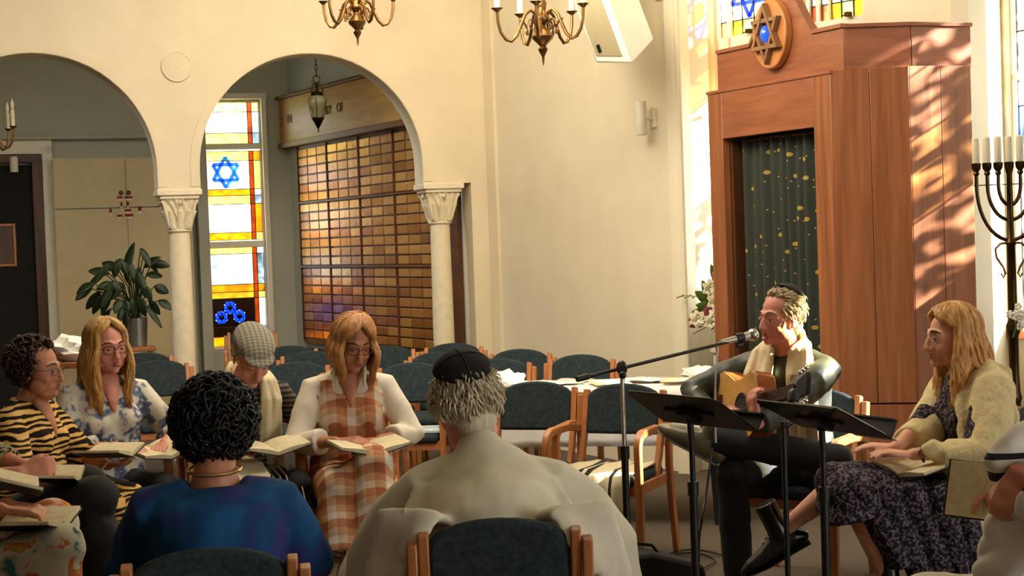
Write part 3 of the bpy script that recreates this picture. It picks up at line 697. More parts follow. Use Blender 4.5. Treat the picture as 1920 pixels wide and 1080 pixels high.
# round plate on the spandrel
q = s_on(MA, 331, 125); t = thing('round_wall_plate', 'round cream cover plate on the wall between the two arches', 'wall plate', MA @ V((q[0], 0, q[1])), angA)
bm = BM(); lathe(bm, [(.112, 0), (.112, .008), (.10, .014), (.0, .016)][:3]+[(.02, .015)], 40, mx=M.Rotation(R(90), 4, 'X')); link('disc', bm, m_wall, t)
bm = BM(); tube(bm, [(.106*math.cos(a), -.012, .106*math.sin(a)) for a in (2*math.pi*k/40 for k in range(40))], .007, 6, closed=True); link('rim', bm, m_stone, t)
bm = BM(); ball(bm, (0, -.014, 0), (.012, .008, .012)); link('boss', bm, m_stone, t)
# loudspeaker, tilted, on the main wall
so = MM @ V((s_on(MM, 1170, 60)[0], 0, 0))
t = thing('loudspeaker', 'large white loudspeaker tilted down from the upper wall', 'loudspeaker', (0, 0, 0))
A_ = [P(1118, 118, 9.75), P(1186, 119, 9.6), P(1226, 74, 9.95), P(1196, 50, 10.4), P(1120, 90, 10.3)]
axis = P(1040, -90, 9.75)-P(1118, 118, 9.75); axis = axis.normalized()*.95
bm = BM(); a = [bm.verts.new(p) for p in A_]; b_ = [bm.verts.new(p+axis) for p in A_]; n = 5
bm.faces.new(a); bm.faces.new(b_[::-1])
for k in range(n): bm.faces.new((a[k], b_[k], b_[(k+1) % n], a[(k+1) % n]))
link('cabinet', bm, mat('white_plastic', (236, 232, 216), .5, 0, .02), t, bevel=.012)
g0_, g1_, g2_ = A_[0], A_[1], A_[0]+axis
nrm = (g1_-g0_).cross(axis).normalized()
if nrm.y > 0: nrm = -nrm
bm = BM(); prism_pts = [g0_+(g1_-g0_)*.08+axis*.05, g0_+(g1_-g0_)*.80+axis*.05, g0_+(g1_-g0_)*.80+axis*.97, g0_+(g1_-g0_)*.08+axis*.97]
vs = [bm.verts.new(p+nrm*.006) for p in prism_pts]; v2 = [bm.verts.new(p-nrm*.004) for p in prism_pts]
bm.faces.new(vs); bm.faces.new(v2[::-1])
for k in range(4): bm.faces.new((vs[k], v2[k], v2[(k+1) % 4], vs[(k+1) % 4]))
link('grille', bm, mat('grey_cream_grille', (160, 150, 118), .8, 0, .05, (200, 200, 200), .2), t, smooth=False)
bm = BM(); c = g0_+(g1_-g0_)*.25+axis*.10+nrm*.008; bar(bm, c-axis*.025, c+axis*.025, .022, .008, side=(g1_-g0_)); link('badge', bm, m_black, t)
bm = BM(); cc = P(1196, 50, 10.25)+axis*.3; s_ = MM.inverted() @ cc; tube(bm, [cc, MM @ V((s_.x, .02, cc.z))], .02, 10); box(bm, MM @ V((s_.x, -.01, cc.z)), (.12, .02, .16), M.Rotation(angM, 3, 'Z')); link('bracket', bm, m_white, t)
# small cylinder wall lamp
sw = s_on(MM, 1226, 222); base = MM @ V((sw[0], 0, sw[1])); nin = -(MM.to_3x3() @ V((0, 1, 0)))
t = thing('wall_lamp', 'white up and down cylinder wall lamp on the plain cream wall', 'lamp', base+nin*.10)
bm = BM(); lathe(bm, [(.032, -.11), (.036, -.105), (.036, .105), (.032, .11)], 20); link('cylinder_shade', bm, m_white, t)
bm = BM(); tube(bm, [(0, 0, 0), -nin*.09], .014, 10); box(bm, -nin*.092, (.07, .015, .12), M.Rotation(angM, 3, 'Z')); link('bracket', bm, m_white, t)
# ---------------------------------------------------------------- menorah
mo = P(1902, 700, 7.9); mo.z = 0
t = thing('menorah', 'tall dark bronze seven-branched candelabrum standing beside the ark', 'candelabrum', mo, R(-18))
def mz(v): return P(1902, v, 7.9).z
zc = mz(308)
bm = BM(); lathe(bm, [(.16, 0), (.16, .02), (.06, .05), (.03, .12), (.028, mz(745)-.03), (.036, mz(745)), (.028, mz(735)), (.024, mz(700)), (.024, mz(630)), (.034, mz(622)), (.034, mz(610)), (.022, mz(600)), (.022, mz(560)), (.020, mz(460)), (.03, mz(455)), (.018, mz(448)), (.014, zc-.05), (.02, zc-.02)], 18); link('pole', bm, m_bronze, t)
for k, (r_, vz) in enumerate(((.052, 384), (.104, 412), (.156, 450))):
    for sg in (-1, 1):
        zj = mz(vz)
        bm = BM(); tube(bm, [(sg*r_*math.sin(a), 0, zj+(zc-.10-zj)*(1-math.cos(a))) for a in (math.pi/2*j/10 for j in range(11))]+[(sg*r_, 0, zc-.03)], .0095, 8)
        arm = link('branch', bm, m_bronze, t)
for k in range(-3, 4):
    bm = BM(); lathe(bm, [(.010, -.05), (.016, -.04), (.012, -.03), (.022, -.015), (.024, .012), (.016, .014)], 14, (k*.052, 0, zc)); link('candle_cup', bm, m_bronze, t)
    bm = BM(); lathe(bm, [(.017, .01), (.018, .012), (.018, .135), (.010, .142)], 14, (k*.052, 0, zc)); link('candle', bm, m_candle, t)
for sg in (-1, 1):
    bm = BM(); z_ = mz(480); tube(bm, [(sg*.018, 0, mz(455)), (sg*.05, 0, mz(456)), (sg*.075, 0, mz(466)), (sg*.07, 0, mz(482)), (sg*.04, 0, mz(500)), (sg*.03, 0, mz(512)), (sg*.04, 0, mz(520)), (sg*.05, 0, mz(512))], .006, 8); link('scroll', bm, m_brass, t)
bm = BM(); tube(bm, [(-.17, 0, mz(345)), (.17, 0, mz(345))], .003, 6); link('cross_wire', bm, m_bronze, t)
fl = thing('flower_spray', 'small bunch of white blossoms tied to the candelabrum pole', 'flowers', P(1912, 592, 7.72))
for i in range(16):
    a = random.uniform(0, 6.28); r_ = random.uniform(0, .045); c = V((r_*math.cos(a), random.uniform(-.03, .02), r_*1.3*math.sin(a))); bm = BM()
    for j in range(5):
        b_ = j*1.257; ball(bm, c+V((.011*math.cos(b_), 0, .011*math.sin(b_))), (.009, .005, .009), seg=7, ring=5)
    link('blossom', bm, m_whitecloth, fl)
bm = BM(); tube(bm, [(0, .02, .03), (.0, .05, -.05), (-.01, .08, -.11)], .006, 6); link('stem', bm, mat('stem_green', (70, 90, 40), .6), fl)
# ---------------------------------------------------------------- flower arrangement left of the ark
fp = V((1.315, 10.27, 0))
ped = thing('pedestal', 'slim cream pedestal behind the ark holding flowers', 'pedestal', fp)
bm = BM(); lathe(bm, [(.06, 0), (.06, .02), (.04, .04), (.036, .76), (.055, .78), (.055, .80)], 18); link('post', bm, m_white, ped)
fa = thing('flower_arrangement', 'white and maroon flowers with green leaves beside the ark', 'flowers', fp+V((0, 0, .80)))
bm = BM(); lathe(bm, [(.035, 0), (.045, .05), (.05, .13), (.035, .17), (.04, .19)], 18); link('vase', bm, m_white, fa)
m_leafa = mat('olive_leaf', (82, 106, 30), .5, 0, .2); m_leafm = mat('maroon_leaf', (106, 42, 50), .5, 0, .2); m_petal = mat('ivory_petal', (238, 230, 196), .6, 0, .04); m_pink = mat('dusky_petal', (170, 96, 104), .6, 0, .08)
def leaf_bm(bm, base, tip, wd, nrm=(0, -1, 0), cup=.15, n=7):
    base, tip = V(base), V(tip); d = tip-base; L = d.length; s, t_ = frame_of(d, V(nrm).cross(d)); prev = None
    for i in range(n+1):
        k = i/n; wv = wd*math.sin(math.pi*min(1, k*.92+.04))**.8*(1-.25*k)
        c = base+d*k - t_*(L*.12*k*k)
        row = [bm.verts.new(c - s*wv + t_*wv*cup), bm.verts.new(c - t_*wv*.05), bm.verts.new(c + s*wv + t_*wv*cup)]
        if prev: bm.faces.new((prev[0], prev[1], row[1], row[0])); bm.faces.new((prev[1], prev[2], row[2], row[1]))
        prev = row
def leaf(parent, base, tip, wd, m, nrm=(0, -1, 0), name='leaf', cup=.15):
    bm = BM(); leaf_bm(bm, base, tip, wd, nrm, cup); o = link(name, bm, m, parent, angle=180)
    md = o.modifiers.new('thick', 'SOLIDIFY'); md.thickness = .002; return o
def fpt(u, v, d=10.2): return P(u, v, d)-(fp+V((0, 0, .80)))
ctr = fpt(1343, 575)
for (uu, vv, m, wd, ub, vb) in ((1318, 528, m_leafa, .035, 1332, 560), (1306, 548, m_leafa, .04, 1330, 565), (1308, 572, m_leafa, .045, 1338, 580), (1334, 498, m_leafa, .03, 1345, 530), (1300, 585, m_leafa, .02, 1328, 575), (1342, 617, m_leafa, .03, 1348, 590),
                          (1296, 612, m_leafm, .03, 1330, 600), (1318, 592, m_leafm, .05, 1345, 575), (1336, 558, m_leafm, .04, 1345, 585), (1322, 605, m_leafm, .045, 1345, 585), (1338, 512, m_pink, .03, 1346, 540), (1292, 600, mat('rust_leaf', (176, 96, 34), .5), .02, 1310, 590)):
    leaf(fa, fpt(ub, vb, 10.23), fpt(uu, vv, 10.15), wd, m)
def flower(c, r_, m, n=7):
    bm = BM()
    for ring_, (k, ln) in enumerate(((n, 1), (n-2, .7), (3, .4))):
        for j in range(k):
            a = 2*math.pi*j/k+ring_*.5; d = V((math.cos(a), -.5-.35*ring_, math.sin(a)))*r_*ln
            leaf_bm(bm, c, c+d, r_*.42*ln+.004, nrm=(0, -1, 0), cup=.5, n=5)
    o = link('blossom', bm, m, fa, angle=180); md = o.modifiers.new('thick', 'SOLIDIFY'); md.thickness = .002
for uu, vv, r_ in ((1333, 540, .06), (1342, 565, .06), (1308, 598, .055), (1337, 602, .062), (1346, 590, .06), (1344, 548, .05)): flower(fpt(uu, vv, 10.1), r_, m_petal)
bm = BM(); tube(bm, [fpt(1330, 570), fpt(1308, 556), fpt(1285, 554), fpt(1270, 558)], .003, 6); tube(bm, [fpt(1330, 610), fpt(1315, 618), fpt(1299, 626)], .004, 6)
for k in range(7):
    ball(bm, fpt(1270+k*5, 557-2*(k % 3)+1), (.008, .005, .006), seg=7, ring=5)
tube(bm, [(0, 0, .15), ctr+V((0, .05, -.08)), ctr], .008, 6); link('twig', bm, mat('twig_green', (120, 122, 60), .6), fa)
# ---------------------------------------------------------------- plant on its stool
pp = P(262, 650, 13.7); zst = P(265, 648, 13.7).z; pp.z = 0
t = thing('wooden_stool', 'small wooden stool carrying the potted plant', 'stool', pp, R(20))
bm = BM(); box(bm, (0, 0, zst-.025), (.24, .24, .04)); link('seat', bm, m_beech, t, bevel=.008)
for sx in (-1, 1):
    for sy in (-1, 1):
        bm = BM(); bar(bm, (sx*.085, sy*.085, zst-.04), (sx*.11, sy*.11, 0), .03, .03); link('leg', bm, m_beech, t)
bm = BM()
for s_ in (-1, 1): bar(bm, (-.1, s_*.1, .2), (.1, s_*.1, .2), .02, .02, side=(0, 0, 1)); bar(bm, (s_*.1, -.1, .26), (s_*.1, .1, .26), .02, .02, side=(0, 0, 1))
link('stretcher', bm, m_beech, t)
zpot = .245
pt = thing('potted_plant', 'large dark green leafy plant in a silver metal pot', 'plant', pp+V((-.02, 0, zst-.005)))
bm = BM(); lathe(bm, [(.078, 0), (.085, .004), (.098, zpot), (.094, zpot), (.085, zpot-.03)], 28); link('pot', bm, mat('galvanised_metal', (176, 178, 178), .28, .9, .1, (9, 9, 9)), pt)
bm = BM(); lathe(bm, [(.088, zpot-.035), (.05, zpot-.025)], 20); link('soil', bm, mat('dark_soil', (40, 30, 20), .95), pt)
m_pl = mat('dark_green_leaf', (30, 46, 20), .4, 0, .3, (6, 6, 6)); m_st = mat('leaf_stalk', (44, 60, 26), .5)
tips = [(247, 452, 238, 512, .055), (142, 548, 175, 530, .05), (165, 505, 205, 512, .05), (190, 490, 222, 505, .05), (160, 580, 188, 545, .045), (172, 588, 195, 550, .045), (187, 590, 210, 545, .05), (140, 560, 172, 540, .045), (318, 497, 285, 492, .045), (316, 548, 290, 535, .05), (321, 578, 298, 562, .045), (298, 480, 270, 500, .045), (262, 500, 250, 530, .05), (212, 528, 232, 545, .05), (205, 560, 226, 540, .055), (232, 598, 236, 560, .055), (255, 600, 252, 555, .06), (272, 592, 262, 555, .05), (283, 560, 268, 535, .05), (225, 483, 240, 515, .045), (300, 590, 280, 560, .04), (215, 585, 226, 560, .045), (305, 515, 275, 515, .045), (180, 540, 212, 530, .045)]
for k in range(17):
    a = random.uniform(0, 6.28); r_ = random.uniform(30, 92); u1 = 236+r_*math.cos(a)*1.0; v1 = 545-r_*.85*math.sin(a)
    if v1 > 608: v1 = 600
    tips.append((u1, v1+14, 238+(u1-238)*.55, v1-16-abs(u1-238)*.12, random.uniform(.028, .04)))
for i, (u1, v1, u0_, v0_, wd) in enumerate(tips):
    dd = 13.7+random.uniform(-.22, .2); org = pp+V((-.02, 0, zst))
    b_ = P(u0_, v0_, 13.7+(dd-13.7)*.7)-org; e_ = P(u1, v1, dd)-org
    lf = leaf(pt, b_, e_, wd, m_pl, nrm=(random.uniform(-.5, .5), -1, random.uniform(.2, .8)), cup=.3)
    bm = BM(); tube(bm, [(b_.x*.08, b_.y*.08, zpot-.03), V((b_.x*.45, b_.y*.45, zpot+(b_.z-zpot)*.65)), b_+V((0, 0, 0)), b_+(e_-b_)*.1], .005, 6); link('stalk', bm, m_st, pt)
# crumpled white paper on a side table, left
# trees outside the windows (they break up the sunlight)
def garden_tree(c, lab, seed, n, sx, sy, z0, z1):
    rnd = random.Random(seed); t = thing('garden_tree', lab, 'tree', c)
    bm = BM(); tube(bm, [(0, 0, -.0), (.05, 0, 1.8), (-.05, .1, 3.2), (.1, 0, z1-.6)], [.12, .09, .06, .02], 10)
    for k in range(9):
        z = z0+k*(z1-z0)/10; a = k*2.4; tube(bm, [(0, .05, z), (.4*math.cos(a), .4*math.sin(a), z+.2), (1.0*math.cos(a), 1.0*math.sin(a), z+.4)], [.03, .018, .006], 6)
    link('trunk', bm, m_dkbrown, t)
    bm = BM()
    for k in range(n):
        q = V((rnd.gauss(0, sx), rnd.gauss(0, sy), rnd.uniform(z0, z1))); d = V((rnd.uniform(-1, 1), rnd.uniform(-1, 1), rnd.uniform(-1.2, .3))).normalized()*rnd.uniform(.10, .18)
        leaf_bm(bm, q, q+d, .04, (rnd.uniform(-1, 1), rnd.uniform(-1, 1), .5), .2, 3)
    o = link('foliage', bm, m_leafa, t, angle=180); o['kind'] = 'stuff'
garden_tree(V((5.7, 8.7, 0)), 'leafy tree standing outside the right-hand windows', 12, 2300, .7, .75, 2.2, 5.2)
garden_tree(V((4.0, 10.9, 0)), 'smaller leafy tree standing outside behind the ark', 5, 420, .5, .6, 2.4, 5.2)
# ---------------------------------------------------------------- chairs
ZCH = .84
def make_chair():
    t = thing('wooden_armchair', 'chair', 'chair', (0, 0, 0), 0)
    bm = BM(); box(bm, (0, -.01, .425), (.40, .44, .055)); link('seat', bm, m_fab, t, bevel=.02)
    n = 12; poly = [(-.185, .595), (.185, .595), (.185, .77)]+[(.185*math.cos(a), .77+.07*math.sin(a)) for a in (math.pi*k/n for k in range(1, n))]+[(-.185, .77)]
    bm = BM(); prism(bm, poly, .035, M.Translation(V((0, .185, 0))) @ M.Translation(V((0, 0, .595))) @ M.Rotation(R(-12), 4, 'X') @ M.Translation(V((0, 0, -.595))))
    link('backrest', bm, m_fab, t, bevel=.012)
    for s in (-1, 1):
        bm = BM(); strip(bm, [(s*.196, .10, .40), (s*.196, .16, .50), (s*.196, .215, .64), (s*.196, .255, .80)], .028, .04); link('back_post', bm, m_beech, t, bevel=.005)
        bm = BM(); strip(bm, [(s*.226, .30, 0), (s*.226, .25, .22), (s*.226, .215, .45), (s*.226, .225, .62), (s*.226, .255, .775)], .028, .045); link('rear_leg', bm, m_beech, t, bevel=.005)
        bm = BM(); pts = [(s*.226, .22, .615), (s*.226, .05, .64)] + [(s*.226, -.15-.07*math.sin(a), .57+.07*math.cos(a)) for a in (math.pi/2*k/5 for k in range(6))] + [(s*.226, -.215, .3), (s*.226, -.225, 0)]
        strip(bm, pts, .034, .036); link('arm_leg', bm, m_beech, t, bevel=.005)
        bm = BM(); bar(bm, (s*.210, -.21, .385), (s*.210, .22, .385), .02, .05); link('side_rail', bm, m_beech, t, bevel=.003)
    bm = BM(); bar(bm, (-.205, -.205, .385), (.205, -.205, .385), .05, .02, side=(0, 0, 1)); link('front_rail', bm, m_beech, t)
    bm = BM(); bar(bm, (-.205, .2, .385), (.205, .2, .385), .05, .02, side=(0, 0, 1)); link('rear_rail', bm, m_beech, t)
    return t
proto = make_chair(); first = [True]
def chair_at(x, y, rz, label, group):
    if first[0]:
        first[0] = False; proto.location = (x, y, 0); proto.rotation_euler = (0, 0, rz); proto['label'] = label; proto['group'] = group; return proto
    return dup(proto, (x, y, 0), rz, label, group)
def chair_top(u, v, rot, label, group='slate upholstered wooden armchairs'):
    yh = 450-(u-960)*ROLL
    d = (CAMZ-ZCH)*FPX/(v-yh)
    p = P(u, v, d); a = R(rot); back = V((-math.sin(a), math.cos(a), 0))*.245   # top of the back is behind the chair's middle
    o = p-back; return chair_at(o.x, o.y, a, label, group)
L_ = 'slate blue armchair with beech frame, '
for u, v, rot, lab in (
    (850, 641, -6, L_+'empty, beside the right arcade column'),
    (722, 646, 2, L_+'empty, below the memorial board'),
    (975, 652, -14, L_+'empty, against the plain wall, right of the column'),
    (1090, 662, -18, L_+'empty, last by the wall behind the white table'),
    (824, 657, -8, L_+'empty, half hidden behind the bowed grey head'),
    (933, 669, -14, L_+'empty, just behind the cloth table end'),
    (772, 677, -4, L_+'empty, beside the woman in the plaid dress'),
    (1006, 712, -18, L_+'empty, in the front row before the cloth table'),
    (1170, 716, -24, L_+'with a striped shawl on it, behind the music stand'),
    (541, 646, 6, L_+'empty, far row in front of the alcove window'),
    (583, 656, 6, L_+'empty, between the far row and the plaid dress'),
    (554, 676, 10, L_+'empty, between the flat cap and the plaid dress'),
    (294, 673, 22, L_+'empty, beside the blonde woman in the floral blouse'),
    (268, 659, 20, L_+'empty, below the potted plant stool'),
    (470, 614, 10, L_+'empty, alone under the stained window'),
    (392, 1022, 188, L_+'seen from behind under the woman in blue'),
    (935, 966, 180, L_+'seen from behind under the man in the white shawl'),
): chair_top(u, v, rot, lab)
# ---------------------------------------------------------------- table with white cloth
tc = V((.49, 8.78, 0)); rt_ = R(-8)
t = thing('folding_table', 'long table under a white cloth behind the front row of chairs', 'table', tc, rt_)
bm = BM(); box(bm, (0, 0, .715), (1.28, .6, .03)); link('tabletop', bm, m_beech, t)
for sx in (-1, 1):
    for sy in (-1, 1):
        bm = BM(); bar(bm, (sx*.56, sy*.24, .70), (sx*.60, sy*.26, 0), .03, .03); link('leg', bm, m_black, t)
bm = BM(); NX, NY = 60, 22; W_, D_, H_ = .65, .31, .30; g = []
for i in range(-8, NX+9):
    row = []
    for j in range(-8, NY+9):
        ox = -min(0, i)*H_/8 if i < 0 else max(0, i-NX)*H_/8; oy = -min(0, j)*H_/8 if j < 0 else max(0, j-NY)*H_/8
        x = -W_+2*W_*min(max(i, 0), NX)/NX; y = -D_+2*D_*min(max(j, 0), NY)/NY
        dz = max(ox, oy); fx = (1 if i > NX else -1 if i < 0 else 0); fy = (1 if j > NY else -1 if j < 0 else 0)
        wv = .012*math.sin(x*38)+.008*math.sin(y*51+1)
        z = .735-dz+.004*noise.noise(V((x*9, y*9, 0)))
        row.append(bm.verts.new((x+fx*(.01+(.3*dz*.12)+abs(wv)*dz*2.5), y+fy*(.01+.3*dz*.12+(wv+.012)*dz*2.5), z)))
    g.append(row)
for A, B in zip(g, g[1:]):
    for k in range(len(A)-1): bm.faces.new((A[k], A[k+1], B[k+1], B[k]))
o = tag(link('tablecloth', bm, m_whitecloth, None, angle=180), 'white cloth draped over the long table behind the chairs', 'tablecloth'); o.location = tc; o.rotation_euler = (0, 0, rt_)
md = o.modifiers.new('thick', 'SOLIDIFY'); md.thickness = .003
def on_table(x, y): return tc + M.Rotation(rt_, 3, 'Z') @ V((x, y, .742))
m_print = cloth('printed_sheet', [(.4, (222, 218, 204)), (.55, (210, 204, 190)), (.62, (120, 112, 100))], scale=(30, 90, 10), detail=4)
for i, (x, y, a) in enumerate(((-.47, .02, 12), (-.2, .10, -20), (.03, -.06, 8), (.22, .08, 40), (.42, -.04, -12), (-.33, -.13, 30))):
    bm = BM(); box(bm, (0, 0, 0), (.20, .28, .002)); m_ = m_print if i % 2 else m_page
    for v_ in bm.verts: pass
    bmesh.ops.subdivide_edges(bm, edges=bm.edges, cuts=3, use_grid_fill=True)
    for v_ in bm.verts: v_.co.z += .012*abs(noise.noise(v_.co*8+V((i, 0, 0))))
    o = tag(link('paper_sheet', bm, m_, None, angle=180), (('plain cream sheet', 'printed cream sheet')[i % 2]+(' near the left end of the white tablecloth', ' left of the middle of the white tablecloth', ' at the middle of the white tablecloth', ' right of the middle of the white tablecloth', ' near the right end of the white tablecloth', ' at the front left edge of the white tablecloth')[i]), 'paper', 'sheets on the white tablecloth'); o.location = on_table(x, y)+V((0, 0, .003*i)); o.rotation_euler = (0, 0, R(a))
def napkin(name, loc, lab, cat, m, r_=.09, h=.05, seed=0):
    bm = BM(); bmesh.ops.create_icosphere(bm, subdivisions=3, radius=1)
    for v_ in bm.verts:
        k = 1+.45*noise.noise(v_.co*2.3+V((seed, 0, 0)))+.2*noise.noise(v_.co*6+V((seed, 3, 0)))
        v_.co = V((v_.co.x*r_*k, v_.co.y*r_*k, max(0, (v_.co.z*.5+.42))*h*k*1.6))
    o = tag(link(name, bm, m, None, angle=25), lab, cat); o.location = loc; return o
napkin('crumpled_napkin', on_table(-.52, -.12), 'crumpled white napkin at the left end of the table', 'napkin', m_whitecloth, .1, .05, 2)
napkin('folded_cloth', on_table(.54, .14), 'bunched white cloth at the right end of the table', 'cloth', m_whitecloth, .12, .04, 5)
# crumpled white tissue behind the blonde woman, on a small side table
sp_ = P(128, 672, 8.3); zsp = P(128, 676, 8.3).z
t = thing('side_table', 'small wooden side table hidden behind the blonde woman', 'table', (sp_.x, sp_.y, 0))
bm = BM(); box(bm, (0, 0, zsp-.015), (.42, .34, .03)); link('tabletop', bm, m_beech, t, bevel=.004)
for sx in (-1, 1):
    for sy in (-1, 1):
        bm = BM(); bar(bm, (sx*.18, sy*.14, zsp-.02), (sx*.18, sy*.14, 0), .03, .03); link('leg', bm, m_beech, t)
napkin('crumpled_tissue', (sp_.x, sp_.y, zsp), 'crumpled white tissue paper behind the blonde woman', 'tissue paper', m_whitecloth, .15, .08, 9)
# ---------------------------------------------------------------- music stands
def music_stand(name, lab, tl, wv, hv, label2=None):
    """tl: top-left corner of the desk; wv: along the top edge; hv: from the top edge down towards the player"""
    wv, hv = V(wv), V(hv); ctr_ = tl+wv/2+hv/2; ux = wv.normalized(); vz = -(hv-ux*hv.dot(ux)).normalized(); nn = ux.cross(vz)
    wd, ht = wv.length, hv.length; base = ctr_+hv*.05
    t = thing(name, lab, 'music stand', (base.x, base.y, 0)); O = V((base.x, base.y, 0))
    mx = M.Identity(4)
    for i in range(3): mx[i][0], mx[i][1], mx[i][2], mx[i][3] = ux[i], -nn[i], vz[i], (ctr_-O)[i]
    poly = [(-wd/2, -ht/2), (wd/2, -ht/2), (wd/2, ht/2-.03), (wd/2-.03, ht/2), (-wd/2+.03, ht/2), (-wd/2, ht/2-.03)]
    bm = BM(); prism(bm, poly, .006, mx); link('desk', bm, m_blackg, t, bevel=.002)
    sgn = 1 if (mx.to_3x3() @ V((0, 1, 0))).z > 0 else -1   # the upper side carries the shelf
    bm = BM(); c = mx @ V((0, 0, 0))
    def bx(x, y, z, sx, sy, sz): bmesh.ops.create_cube(bm, size=1, matrix=mx @ M.Translation(V((x, y, z))) @ M.Diagonal((sx, sy, sz, 1)))
    bx(0, .035*sgn, -ht/2+.004, wd, .06, .006); bx(0, .065*sgn, -ht/2+.012, wd, .006, .022); link('shelf', bm, m_blackg, t)
    bm = BM(); bx(0, -.003*sgn, .0, wd*.5, .012, .02); bx(0, -.012*sgn, -.01, .07, .03, .07); link('desk_bracket', bm, m_black, t)
    top = mx @ V((0, -.02*sgn, -.02))
    bm = BM(); tube(bm, [top, V((top.x*.5, top.y*.5, top.z-.05)), V((0, 0, top.z-.09))], .012, 10); ball(bm, V((top.x*.9, top.y*.9, top.z+.0)), .02); link('tilt_joint', bm, m_black, t)
    bm = BM(); tube(bm, [(0, 0, top.z-.08), (0, 0, .42)], .0105, 12); link('inner_tube', bm, m_black, t)
    bm = BM(); tube(bm, [(0, 0, .62), (0, 0, .12)], .016, 12); tube(bm, [(0, 0, .64), (0, 0, .59)], .021, 12); link('outer_tube', bm, m_black, t)
    for k in range(3):
        a = .5+k*2*math.pi/3; e = V((math.cos(a), math.sin(a), 0)); bm = BM(); strip(bm, [V((0, 0, .20)), e*.06+V((0, 0, .16)), e*.29+V((0, 0, .01))], .012, .022, side=(-e.y, e.x, 0)); link('leg', bm, m_black, t)
    return t
music_stand('music_stand', 'black music stand nearest the microphone pole, broad desk seen from behind', P(1166, 733, 5.95), (.30, -.38, -.006), (.165, .125, -.135))
music_stand('music_stand', 'black music stand in front of the guitarist, tilted desk with book pages', P(1408, 750, 5.75), (.23, -.42, 0), (.2, .11, -.118))
bm = BM(); box(bm, (0, 0, 0), (.22, .30, .003)); q_ = P(1408, 750, 5.75)+V((.23, -.42, 0))*.72+V((.2, .11, -.118))*.62
o = tag(link('sheet_music', bm, m_page, None, smooth=False), 'cream sheet music lying on the tilted music stand in front of the guitarist', 'paper')
ux_ = V((.23, -.42, 0)).normalized(); hz_ = V((.2, .11, -.118)); hz_ = (hz_-ux_*hz_.dot(ux_)).normalized(); nz_ = ux_.cross(hz_); nz_ = nz_ if nz_.z > 0 else -nz_
mq = M.Identity(4)
for i in range(3): mq[i][0], mq[i][1], mq[i][2], mq[i][3] = ux_[i], nz_.cross(ux_)[i], nz_[i], (q_+nz_*.012)[i]
o.matrix_world = mq
# microphone stand with boom
mb = P(1166, 690, 6.2); t = thing('microphone_stand', 'tall black microphone stand with a long boom arm', 'microphone stand', (mb.x, mb.y, 0)); O = V((mb.x, mb.y, 0))
bm = BM(); tube(bm, [(0, 0, .1), (0, 0, .70)], .014, 12); tube(bm, [(0, 0, .68), (0, 0, .73)], .019, 12); link('lower_tube', bm, m_black, t)
bm = BM(); tube(bm, [(0, 0, .70), (0, 0, mb.z)], .009, 12); link('upper_tube', bm, m_chrome, t)
bm = BM(); ball(bm, (0, 0, mb.z), (.022, .02, .03)); tube(bm, [(-.0, -.03, mb.z), (0, .03, mb.z)], .016, 10); ball(bm, (0, -.035, mb.z-.025), .015); link('clutch', bm, m_black, t)
e0, e1 = P(1082, 711, 6.15)-O, P(1402, 632, 6.62)-O
bm = BM(); tube(bm, [e0, e0+(e1-e0)*.06, e0+(e1-e0)*.061, e1], [.012, .012, .007, .007], 10); link('boom_arm', bm, m_black, t)
for k in range(3):
    a = .9+k*2*math.pi/3; bm = BM(); tube(bm, [(0, 0, .12), (.34*math.cos(a), .34*math.sin(a), .015)], .009, 8); link('leg', bm, m_black, t)
mp0, mp1 = P(1352, 642, 6.55), P(1436, 622, 6.66); ax = (mp1-mp0).normalized()
t = thing('microphone', 'silver handheld microphone on the boom at the singer\'s mouth', 'microphone', mp0)
bm = BM(); tube(bm, [V((0, 0, 0)), ax*.03, ax*.11, ax*.14], [.010, .012, .017, .019], 14); link('body', bm, mat('pale_grip', (196, 190, 180), .3, .5, .04), t)
bm = BM(); ball(bm, ax*.165, (.026, .026, .026)); link('grille', bm, m_chrome, t)
bm = BM(); tube(bm, [ax*.08+V((0, 0, -.028)), ax*.105+V((0, 0, -.028))], .012, 8); tube(bm, [ax*.075, ax*.11], .022, 14); link('clip', bm, m_black, t)
bm = BM(); cp = [mp0, mp0-ax*.03+V((0, 0, -.006)), P(1346, 655, 6.52), P(1342, 690, 6.5), P(1341, 740, 6.5), P(1342, 830, 6.5), P(1335, 900, 6.45), P(1318, 1000, 6.4), G(1310, 1062, .012), G(1250, 1070, .012), G(1230, 1050, .012), G(1290, 1040, .012), G(1330, 1052, .012), G(1280, 1068, .014), G(1180, 1062, .012)]
def smooth_path(p, n=6):
    out = []
    for i in range(len(p)-1):
        a, b, c, d = p[max(i-1, 0)], p[i], p[i+1], p[min(i+2, len(p)-1)]
        for k in range(n):
            t_ = k/n; out.append(.5*((2*b)+(c-a)*t_+(2*a-5*b+4*c-d)*t_*t_+(3*b-a-3*c+d)*t_**3))
    return out+[p[-1]]
tube(bm, smooth_path(cp[:6]), .0042, 8); tag(link('microphone_cable', bm, mat('pale_grey_cable', (196, 200, 196), .5), None), 'pale cable hanging from the silver microphone', 'cable')
bm = BM(); tube(bm, smooth_path([P(1335, 840, 6.45), P(1325, 920, 6.42), P(1312, 1000, 6.4), G(1305, 1066, .012), G(1250, 1072, .012), G(1226, 1050, .012), G(1290, 1036, .012), G(1340, 1050, .012), G(1290, 1070, .016), G(1240, 1045, .016), G(1300, 1030, .016), G(1370, 1045, .012)]), .005, 7)
tag(link('floor_cable', bm, m_black, None), 'black cable coiled on the carpet behind the music stand', 'cable')
